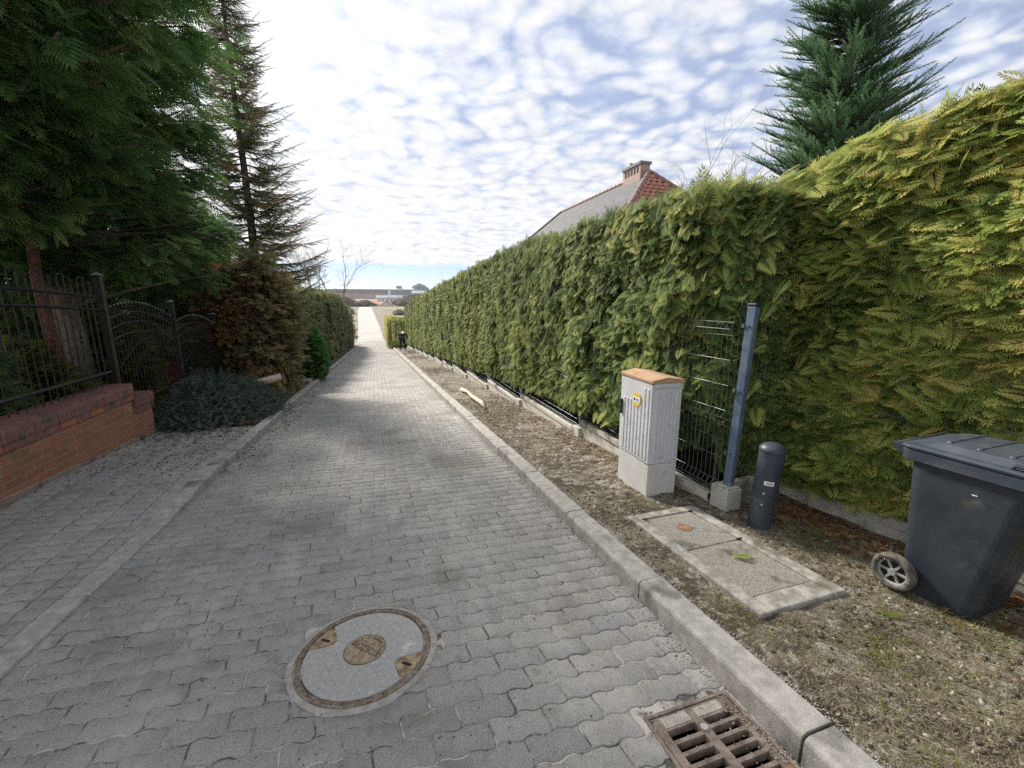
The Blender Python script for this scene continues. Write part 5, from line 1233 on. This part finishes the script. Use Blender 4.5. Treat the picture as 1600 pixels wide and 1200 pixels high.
solid('foot_plaster', (0.22, 0.16, 0.12), (0.30, 0.24, 0.19), 5, 0.9, 0.004, 60, spots=((0.12, 0.12, 0.07), 6, 0.5, 0.65))
brick_wall()

def iron_fence():
    X = -3.36
    t = thing('iron_fence', 'dark wrought iron fence standing on the brick wall', 'fence', (X, 4, .4)); off = Vector((-X, -4, -.4))
    zr_top = lambda y: 1.70 - .10 * ((y - 4.2) / 2.6) ** 2 if y > 4.2 else 1.70 - .05 * ((4.2 - y) / 2.6) ** 2
    def rail(zf, r=.017, y0=1.5, y1=6.92, n=18):
        m = MB(); m.tube([(X, y0 + (y1 - y0) * k / n, zf(y0 + (y1 - y0) * k / n)) for k in range(n + 1)], r, 4); o = m.build('rail', 'iron', t); o.location = off
    rail(lambda y: zr_top(y) + .03); rail(lambda y: zr_top(y) - .13); rail(lambda y: .66, .02)
    y = 1.6; k = 0
    while y < 6.88:
        m = MB(); top = zr_top(y) + (.20 if k % 3 else .16)
        m.tube([(X, y, .50), (X, y, top)], .0075, 6)
        if k % 3 == 1 and y < 6.75:   # hairpin loops at the top
            yy = y + .115; m.tube([(X, y, top), (X, y + .02, top + .035), (X, y + .057, top + .05), (X, y + .095, top + .035), (X, yy, top)], .0075, 6)
        else: m.lathe([(.004, top), (.017, top + .02), (.013, top + .04), (.002, top + .065)], 8, Matrix.Translation((X, y, 0)))
        if k % 4 == 2:                   # decorative knots half way up
            for zz in (1.10, 1.16): m.lathe([(.008, zz - .018), (.024, zz), (.008, zz + .018)], 8, Matrix.Translation((X, y, 0)))
        o = m.build('bar', 'iron', t, fix=False); o.location = off; y += .115; k += 1
def post(label, x, y, z0, z1, s=.038):
    t = thing('gate_post', label, 'gate post', (x, y, z0))
    m = MB(); m.box(-s, s, -s, s, -.1, z1 - z0); m.build('shaft', 'iron', t, bevel=.004)
    m = MB(); h = z1 - z0; m.add([(-s - .012, -s - .012, h), (s + .012, -s - .012, h), (s + .012, s + .012, h), (-s - .012, s + .012, h), (0, 0, h + .035), ], [(0, 1, 2, 3), (0, 1, 4), (1, 2, 4), (2, 3, 4), (3, 0, 4)]); m.build('cap', 'iron_cap', t)
iron_fence()
post('tall dark iron post at the end of the brick wall', -3.36, 6.98, .48, 1.91)
post('dark iron post between the two arched gates', -3.40, 9.08, -.6, 1.56)
post('farthest dark iron gate post beside the rusty dead thuja', -3.42, 11.20, -.75, 1.28)
def gate(label, y0, y1, zb, za, rise):
    X = -3.41; t = thing('iron_gate', label, 'gate', (X, (y0 + y1) / 2, zb)); off = Vector((-X, -(y0 + y1) / 2, -zb)); L = y1 - y0
    arc = lambda y, b: za + b + rise * math.sin(math.pi * min(1, max(0, (y - y0) / L * .72 + .22))) 
    def put(m, nm, mat='iron'): o = m.build(nm, mat, t, fix=False); o.location = off
    for b, r in ((0, .015), (-.14, .012), (-.29, .012)):
        m = MB(); m.tube([(X, y0 + L * k / 16, arc(y0 + L * k / 16, b)) for k in range(17)], r, 5); put(m, 'arched_rail')
    m = MB(); m.tube([(X, y0, zb + .12), (X, y1, zb + .12)], .018, 4); put(m, 'bottom_rail')
    m = MB(); m.tube([(X, y0 + L * .45, arc(y0 + L * .45, -.3)), (X, y1 - .05, za - .52)], .012, 5); m.tube([(X, y0 + L * .55, arc(y0 + L * .5, -.3)), (X, y0 + .05, za - .5)], .010, 5); put(m, 'brace')
    n = int(L / .095)
    for k in range(n + 1):
        y = y0 + .02 + (L - .04) * k / n; top = arc(y, .10); m = MB(); m.tube([(X, y, zb + .05), (X, y, top)], .007, 5)
        m.m = 0; m.lathe([(.002, top), (.013, top + .012), (.009, top + .03), (.002, top + .045)], 6, Matrix.Translation((X, y, 0))); put(m, 'bar')
    m = MB()
    for k in range(n + 1):
        y = y0 + .02 + (L - .04) * k / n; top = arc(y, .10); m.lathe([(.009, top + .040), (.014, top + .048), (.003, top + .058)], 6, Matrix.Translation((X, y, 0)))
    put(m, 'finials', 'iron_cap')
gate('arched iron gate next to the end of the brick wall', 7.04, 9.02, .02, 1.12, .30)
gate('second arched iron gate behind the juniper', 9.14, 11.14, -.30, .88, .28)
mb = MB(); mb.prism([(-.45, -.25), (.45, -.25), (.45, .25), (-.45, .25)], 0, .55); mb.box(-.48, .48, -.28, .28, .55, .59)
for k in range(7): mb.box(-.44 + k * .135, -.38 + k * .135, -.265, -.25, .03, .52)
o = mb.build('garden_box', 'maroon', None, bevel=.01); o.location = (-4.6, 10.9, -.35); o.rotation_euler = (0, 0, R(70)); tag(o, 'maroon garden box standing behind the iron gate', 'garden box')

# ------------------------------------------------------------------ house behind the hedge
def house():
    t = thing('house', 'house with a hipped roof and broad chimney behind the hedge', 'house', (11.0, 20, -1.2)); off = Vector((-11, -20, 1.2))
    xr, zrg, ya, yb = 11.0, 6.70, 16.0, 24.5; hx, drop = 5.0, 4.6
    w = MB(); w.box(xr - 4.6, xr + 4.6, ya - 4.0, yb + 4.0, -1.4, 2.2); o = w.build('wall', 'house_wall', t); o.location = off
    A, B_ = Vector((xr, ya, zrg)), Vector((xr, yb, zrg)); E = zrg - drop
    c = [Vector((xr - hx, ya - 4.4, E)), Vector((xr + hx, ya - 4.4, E)), Vector((xr + hx, yb + 4.4, E)), Vector((xr - hx, yb + 4.4, E))]
    # west slope: sky reflected on the roof put into a grey colour, with seams
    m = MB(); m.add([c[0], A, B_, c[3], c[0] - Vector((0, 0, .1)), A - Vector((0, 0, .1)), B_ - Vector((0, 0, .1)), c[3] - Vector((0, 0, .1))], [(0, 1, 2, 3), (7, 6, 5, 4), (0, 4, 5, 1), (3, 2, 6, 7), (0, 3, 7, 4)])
    o = m.build('west_roof', 'roof_sky_sheen', t); o.location = off
    def tiles(P0, P1, T, nm):
        """tiled slope between eave P0-P1 and top line T (list of 1 or 2 points)"""
        mm = MB(); T0, T1 = T[0], T[-1]; n = 26
        nrm = ((P1 - P0).cross(T0 - P0)).normalized()
        if nrm.z < 0: nrm = -nrm
        mm.add([P0, P1, T1, T0] if len(T) > 1 else [P0, P1, T0], [(0, 1, 2, 3)] if len(T) > 1 else [(0, 1, 2)])
        u = (P1 - P0); Lu = u.length; u.normalize()
        for r_ in range(n):
            f0, f1 = r_ / n, (r_ + 1) / n; a0, b0 = P0.lerp(T0, f0), P1.lerp(T1, f0); a1, b1 = P0.lerp(T0, f1), P1.lerp(T1, f1)
            k = int(max(1, (b1 - a1).length / .24))
            for q in range(k):
                s = a1 + (b1 - a1) * ((q + .5) / k); e = (a0 - a1) - u * ((a0 - a1).dot(u)); w_ = (b1 - a1).length / k * .5
                mm.add([s - u * w_ + nrm * .01, s + nrm * .055, s + u * w_ + nrm * .01, s + e * 1.06 + u * w_ + nrm * .03, s + e * 1.06 + nrm * .075, s + e * 1.06 - u * w_ + nrm * .03], [(0, 1, 4, 5), (1, 2, 3, 4)])
        oo = mm.build(nm, 'roof_tile', t, fix=False); oo.location = off
    tiles(c[0], c[1], [A], 'south_roof'); tiles(c[1], c[2], [A, B_], 'east_roof'); tiles(c[2], c[3], [B_], 'north_roof')
    rd = MB()
    for P, Q in ((A, B_), (c[0], A), (c[1], A), (c[3], B_)):
        d = Q - P; k = int(d.length / .34)
        for q in range(k): s = P + d * (q / k); e = P + d * ((q + 1.04) / k); rd.tube([s + Vector((0, 0, .01)), e + Vector((0, 0, .01))], [.10, .085], 8)
    o = rd.build('ridge_tiles', 'ridge_tile', t); o.location = off
    ch = MB(); y0, y1 = 16.15, 17.45; x0, x1 = 10.68, 11.12; zb, zt = 6.1, 7.02
    ch.box(x0, x1, y0, y1, zb, zt); co = ch.build('chimney', 'chimney_plaster', t); co.location = off
    k = MB(); k.box(x0 - .05, x1 + .05, y0 - .05, y1 + .05, zt, zt + .10); k = k.build('chimney_cap', 'chimney_cap', t); k.parent = co
    v = MB()
    for q in range(5): y = y0 + .14 + q * .22; v.box(x0 - .006, x0 + .05, y, y + .12, zt - .30, zt - .08)
    v = v.build('flue_openings', 'dark_void', t); v.parent = co
    v = MB(); v.tube([(10.9, 17.2, zt + .05), (10.9, 17.2, zt + .28)], .03, 8); v.tube([(10.83, 17.2, zt + .28), (10.97, 17.2, zt + .28)], .04, 8); v = v.build('flue_pipe', 'chimney_cap', t); v.parent = co
    g = MB(); g.tube([c[0] + Vector((-.08, 0, -.05)), c[3] + Vector((-.08, 0, -.05))], .07, 8); g = g.build('gutter', 'chimney_cap', t); g.location = off
solid('ridge_tile', (0.20, 0.13, 0.12), (0.28, 0.18, 0.16), 5, 0.7)
house()

# ------------------------------------------------------------------ person bending at the hedge
def skin_body(name, verts, edges, radii, mat, parent, root=0, sub=2):
    me = bpy.data.meshes.new(name); me.from_pydata(verts, edges, []); me.update(); o = link_mesh(name, me, mat, parent)
    m = o.modifiers.new('skin', 'SKIN'); m.use_smooth_shade = True
    sv = me.skin_vertices[0].data
    for i, r_ in enumerate(radii): sv[i].radius = (r_, r_) if not isinstance(r_, tuple) else r_
    sv[root].use_root = True
    s = o.modifiers.new('sub', 'SUBSURF'); s.levels = sub; s.render_levels = sub
    return o
def person():
    y = 32.0; z = float(zr(y)) + .13
    t = thing('person', 'person in black clothes bending over at the foot of the long hedge', 'person', (1.86, y, z), rot=(0, 0, R(-8)))
    # local: facing +y (away from the camera) and a little right, bent forward at the hips
    V = [(0, 0, .92), (.01, .10, 1.12), (.02, .26, 1.26), (.03, .40, 1.30), (.035, .50, 1.27), (.04, .58, 1.22),   # pelvis, spine, chest, neck, head
         (-.10, 0, .88), (-.13, .04, .50), (-.15, 0, .09), (-.15, .13, .04),     # left leg
         (.10, 0, .88), (.14, .03, .50), (.16, -.02, .09), (.17, .11, .04),      # right leg
         (-.19, .36, 1.24), (-.25, .46, .98), (-.20, .60, .78), (-.19, .66, .70),  # left arm
         (.24, .38, 1.24), (.31, .48, 1.0), (.27, .64, .80), (.26, .70, .72)]      # right arm
    E_ = [(0, 1), (1, 2), (2, 3), (3, 4), (4, 5), (0, 6), (6, 7), (7, 8), (8, 9), (0, 10), (10, 11), (11, 12), (12, 13), (2, 14), (14, 15), (15, 16), (16, 17), (2, 18), (18, 19), (19, 20), (20, 21)]
    Rr = [.15, .14, .17, .06, .09, .085, .10, .065, .045, .04, .10, .065, .045, .04, .065, .045, .032, .03, .065, .045, .032, .03]
    skin_body('body', V, E_, Rr, 'skin', t)
    sc = 1.16
    skin_body('jacket', [V[i] for i in (0, 1, 2, 14, 15, 16, 18, 19, 20)], [(0, 1), (1, 2), (2, 3), (3, 4), (4, 5), (2, 6), (6, 7), (7, 8)], [.185, .18, .21, .09, .066, .05, .09, .066, .05], 'fabric_black', t)
    skin_body('trousers', [V[i] for i in (0, 6, 7, 8, 10, 11, 12)], [(0, 1), (1, 2), (2, 3), (0, 4), (4, 5), (5, 6)], [.17, .13, .09, .07, .13, .09, .07], 'fabric_black', t)
    for i in (8, 12):
        a, b_ = Vector(V[i]), Vector(V[i + 1]); m = MB(); m.tube([a + Vector((0, -.06, -.045)), a + Vector((0, .03, -.03)), b_ + Vector((0, .03, -.005))], [.045, .058, .035], 8); m.build('shoe', 'shoe', t, smooth=True)
    m = MB(); m.lathe([(.01, -.11), (.08, -.08), (.105, 0), (.09, .07), (.03, .11)], 14, Matrix.Translation((.037, .55, 1.27))); m.build('hair', 'hair', t, smooth=True)
    for i, s in ((16, -1), (20, 1)):
        p = Vector(V[i + 1]); m = MB(); 
        for q in range(4): m.tube([p + Vector((-.03 + q * .02, .01, .0)), p + Vector((-.032 + q * .021, .05, -.035)), p + Vector((-.03 + q * .02, .06, -.085 + abs(q - 1.5) * .008))], [.012, .011, .008], 5)
        m.tube([p + Vector((-.035 * s, .0, .0)), p + Vector((-.06 * s, .02, -.04))], [.012, .009], 5); m.build('fingers', 'skin', t)
person()

# ------------------------------------------------------------------ distance
def gabled(label, x0, x1, y0, y1, zb, zw, zrg, wall, roof, along='x', name='distant_house', wins=0, cat='house'):
    t = thing(name, label, cat, ((x0 + x1) / 2, (y0 + y1) / 2, zb)); off = -Vector(t.location)
    m = MB(); m.box(x0, x1, y0, y1, zb - 1, zw); 
    if along == 'y': m.add([(x0, y0, zw), (x1, y0, zw), ((x0 + x1) / 2, y0, zrg - .1)], [(0, 1, 2)])
    o = m.build('wall', wall, t); o.location = off
    e = .05 * (x1 - x0) if along == 'y' else .4; m = MB()
    if along == 'x': ym = (y0 + y1) / 2; A = [(x0 - e, y0 - e, zw), (x1 + e, y0 - e, zw), (x1 + e, ym, zrg), (x0 - e, ym, zrg), (x1 + e, y1 + e, zw), (x0 - e, y1 + e, zw)]; m.add(A, [(0, 1, 2, 3), (3, 2, 4, 5), (0, 3, 5), (1, 4, 2)])
    else: xm = (x0 + x1) / 2; A = [(x0 - e, y0 - e, zw - .1), (xm, y0 - e, zrg), (xm, y1 + e, zrg), (x0 - e, y1 + e, zw - .1), (x1 + e, y0 - e, zw - .1), (x1 + e, y1 + e, zw - .1)]; m.add(A, [(0, 1, 2, 3), (1, 4, 5, 2)])
    o = m.build('roof', roof, t, fix=False); o.location = off; s = o.modifiers.new('s', 'SOLIDIFY'); s.thickness = .25
    for k in range(wins):
        x = x0 + (x1 - x0) * (k + .5) / wins; h = (zw - zb); m = MB(); m.box(x - (x1 - x0) / wins * .18, x + (x1 - x0) / wins * .18, y0 - .05, y0 + .1, zb + h * .45, zb + h * .72); o = m.build('window', 'hall_dark', t); o.location = off
    return t
# long flat hall on the skyline
def hall():
    t = thing('industrial_hall', 'long low hall with a pale green-grey roof on the skyline', 'hall', (2, 340, 3)); off = -Vector(t.location)
    m = MB(); m.box(-30, 23, 330, 370, 0, 8.6); o = m.build('wall', 'hall_wall', t); o.location = off
    m = MB(); m.box(-31, 32, 329, 372, 8.6, 9.0); m.add([(-31, 329, 9.0), (30, 329, 9.0), (28, 350, 11.0), (-29, 350, 11.0), (30, 372, 9.0), (-31, 372, 9.0)], [(0, 1, 2, 3), (3, 2, 4, 5), (1, 4, 2), (0, 3, 5)]); o = m.build('roof', 'hall_roof', t); o.location = off
    m = MB(); m.box(-31, 31, 328.8, 329.2, 7.0, 8.6); o = m.build('fascia', 'hall_dark', t); o.location = off
    m = MB(); m.box(12, 30, 327, 360, 0, 7.0); o = m.build('dark_annex', 'hall_dark', t); o.location = off
    m = MB(); m.box(10.5, 12.5, 326, 330, 0, 8.2); o = m.build('stair_tower', 'white_wall', t); o.location = off
    m = MB(); m.box(17, 21, 335, 342, 9, 11.6); o = m.build('roof_plant', 'hall_dark', t); o.location = off
hall()
gabled('white low house in front of the dark end of the hall', 2.0, 11, 255, 262, -1.0, 2.6, 4.0, 'white_wall', 'grey_roof', wins=4)
gabled('pale grey-roofed house right of the white low one', 11.5, 21, 262, 270, -1.0, 2.2, 4.2, 'white_wall', 'grey_roof', wins=3)
gabled('small house with a red gable roof at the top of the road', 1.6, 7.4, 168, 176, -2.2, -1.0, 1.25, 'house_wall', 'far_red_roof', along='y', wins=1)
gabled('house with a dull red roof left of the red gable', -.6, 2.2, 190, 198, -2, -.4, 1.1, 'house_wall', 'far_red_roof', along='x')
gabled('narrow white house at the right end of the hall', 26, 34, 300, 308, 0, 5.4, 7.6, 'white_wall', 'hall_roof', wins=2)

def far_clump(label, c, rad, H, seed, mat, n, size, name='distant_trees', cat='trees', tone=.45):
    return shrub(name, label, c, rad, H, seed, mat, FR_FAR, size, n, cat=cat, conical=.75, tone=tone, corem='far_core')
solid('far_core', (0.10, 0.10, 0.08), (0.15, 0.14, 0.11), 1, 1.0)
far_clump('dark scrub left of the crest of the road', (-9.5, 150, -2.2), (6.5, 4), 4.6, 201, 'far_bush', 700, 1.0, tone=.25)
far_clump('dark scrub beyond the low white wall at the crest', (-2.6, 155, -2.2), (4.5, 4), 3.6, 202, 'far_bush', 500, .9, tone=.2)
far_clump('brown leafless wood right of the red gable', (18, 185, -1.5), (11, 6), 4.4, 203, 'far_bush', 1100, 1.2, tone=.6)
far_clump('brown leafless wood farthest right above the long hedge', (34, 190, -1.5), (12, 6), 6.2, 204, 'far_bush', 1100, 1.2, tone=.6)
far_clump('grey-brown trees in front of the right end of the hall', (24, 240, -.5), (12, 6), 5.4, 205, 'far_bush', 1000, 1.3, tone=.7)
far_clump('rounded haze-tinted blue-grey wooded hilltop on the right of the skyline', (61, 600, -1), (17, 14), 23, 206, 'hazed_wood', 1700, 2.6, name='wooded_hill')
far_clump('lower haze-tinted blue-grey wood on the skyline behind the hall', (22, 620, 3), (34, 14), 14, 207, 'hazed_wood', 1500, 2.6, name='wooded_hill')
far_clump('long low haze-tinted blue-grey wood on the skyline left of the hall', (-60, 600, 2), (45, 14), 12, 208, 'hazed_wood', 1500, 3, name='wooded_hill')
# yellow clipped hedge and shed past the pale hedge
def yellow_block():
    t = thing('clipped_hedge', 'yellow-green clipped hedge right of the uphill road', 'hedge', (2.2, 55, -3.3)); off = np.array([-2.2, -55, 3.3])
    top = lambda y: np.interp(y, [49, 62], [-.55, -.75]); bot = lambda y: zr(y) + .1
    P = [hedge_face(3000, 49.5, 62, lambda y: 1.35 + .0 * y, top, bot, -1, FR_FAR, .3, 152, .05, .95, 9, droop=-.2), hedge_top(400, 49.5, 62, 1.4, 2.8, top, FR_FAR, .3, 154, .95),
         end_face(155, 700, 1.4, 2.6, 49.4, -3.2, -.6, FR_FAR, .3, .9)]
    foliage('foliage', [(a, b + off, c, d, e, f) for a, b, c, d, e, f in P], 'thuja_yellow', t)
    c = core('dark_backing', 1.6, 2.8, np.arange(49.7, 62, 1), lambda y: top(y) - .15, lambda y: zr(y) + .1, t, .03, 59); c.location = off
yellow_block()
gabled('little dark-roofed shed behind the yellow-green clipped hedge', 2.2, 4.2, 48.4, 51, -3.3, -.85, -.35, 'yellow_wood', 'dark_void', along='x', name='garden_shed', cat='shed')
# low wall across the crest, brown bushes on the left of the climb
mb = MB(); mb.box(-9.5, -.2, 126, 126.4, -1.4, -.55); mb.box(-9.5, -.2, 125.95, 126.45, -.55, -.47); tag(mb.build('low_wall', 'concrete', None), 'low pale wall across the road at the crest', 'wall')
for i, (x, y, r_, h, m, tn) in enumerate([(-3.6, 64, 1.0, 1.6, 'far_bush', .7), (-4.2, 72, 1.2, 1.5, 'far_bush', .9), (-3.6, 56, .9, 1.3, 'garden_bush', .6), (-4.9, 84, 1.4, 1.7, 'far_bush', .6), (-5.4, 98, 1.6, 1.6, 'far_bush', .8)]):
    lb = ['brown bush low on the left side of the climbing road', 'pale brown bush second up the left side of the climb', 'yellowish bush at the dip in the road on the left', 'brown bush third up the left side of the climb', 'brown bush nearest the crest on the left side of the climb'][i]
    shrub('roadside_bush', lb, (x, y, float(zr(y))), (r_, r_ * 1.3), h, 300 + i, m, FR_FAR, .35, 420, cat='bush', tone=tn, group='bushes left of the climbing road', corem='far_core')
for i, (x, y, r_, h) in enumerate([(4.5, 66, 1.2, 1.1), (6.5, 80, 1.6, 1.2), (5.2, 95, 1.5, 1.1)]):
    shrub('roadside_bush', ['low pinkish-brown bush nearest the yellow-green clipped hedge', 'low pinkish-brown bush half way up the right side', 'low pinkish-brown bush near the crest on the right side'][i], (x, y, float(zr(y))), (r_, r_ * 1.6), h, 310 + i, 'far_bush', FR_FAR, .35, 420, cat='bush', tone=.8, group='bushes right of the climbing road', corem='far_core')

# pale air that lets the far hall and hills fade
mb = MB(); mb.box(-320, 320, -40, 680, -8, 34); hz_ = mb.build('haze', 'pit', None); hz_.data.materials.clear()
hm = bpy.data.materials.new('haze'); hm.use_nodes = True; hm.node_tree.nodes.clear(); ht = NT(hm.node_tree)
ho = ht.node('ShaderNodeOutputMaterial'); hv = ht.node('ShaderNodeVolumePrincipled'); hv.inputs['Density'].default_value = 0.0003; hv.inputs['Color'].default_value = (.82, .88, 1, 1); hv.inputs['Anisotropy'].default_value = .3
ht.link(hv.outputs[0], ho.inputs['Volume']); hz_.data.materials.append(hm); tag(hz_, 'thin pale haze over the far end of the road', 'haze', kind='stuff')
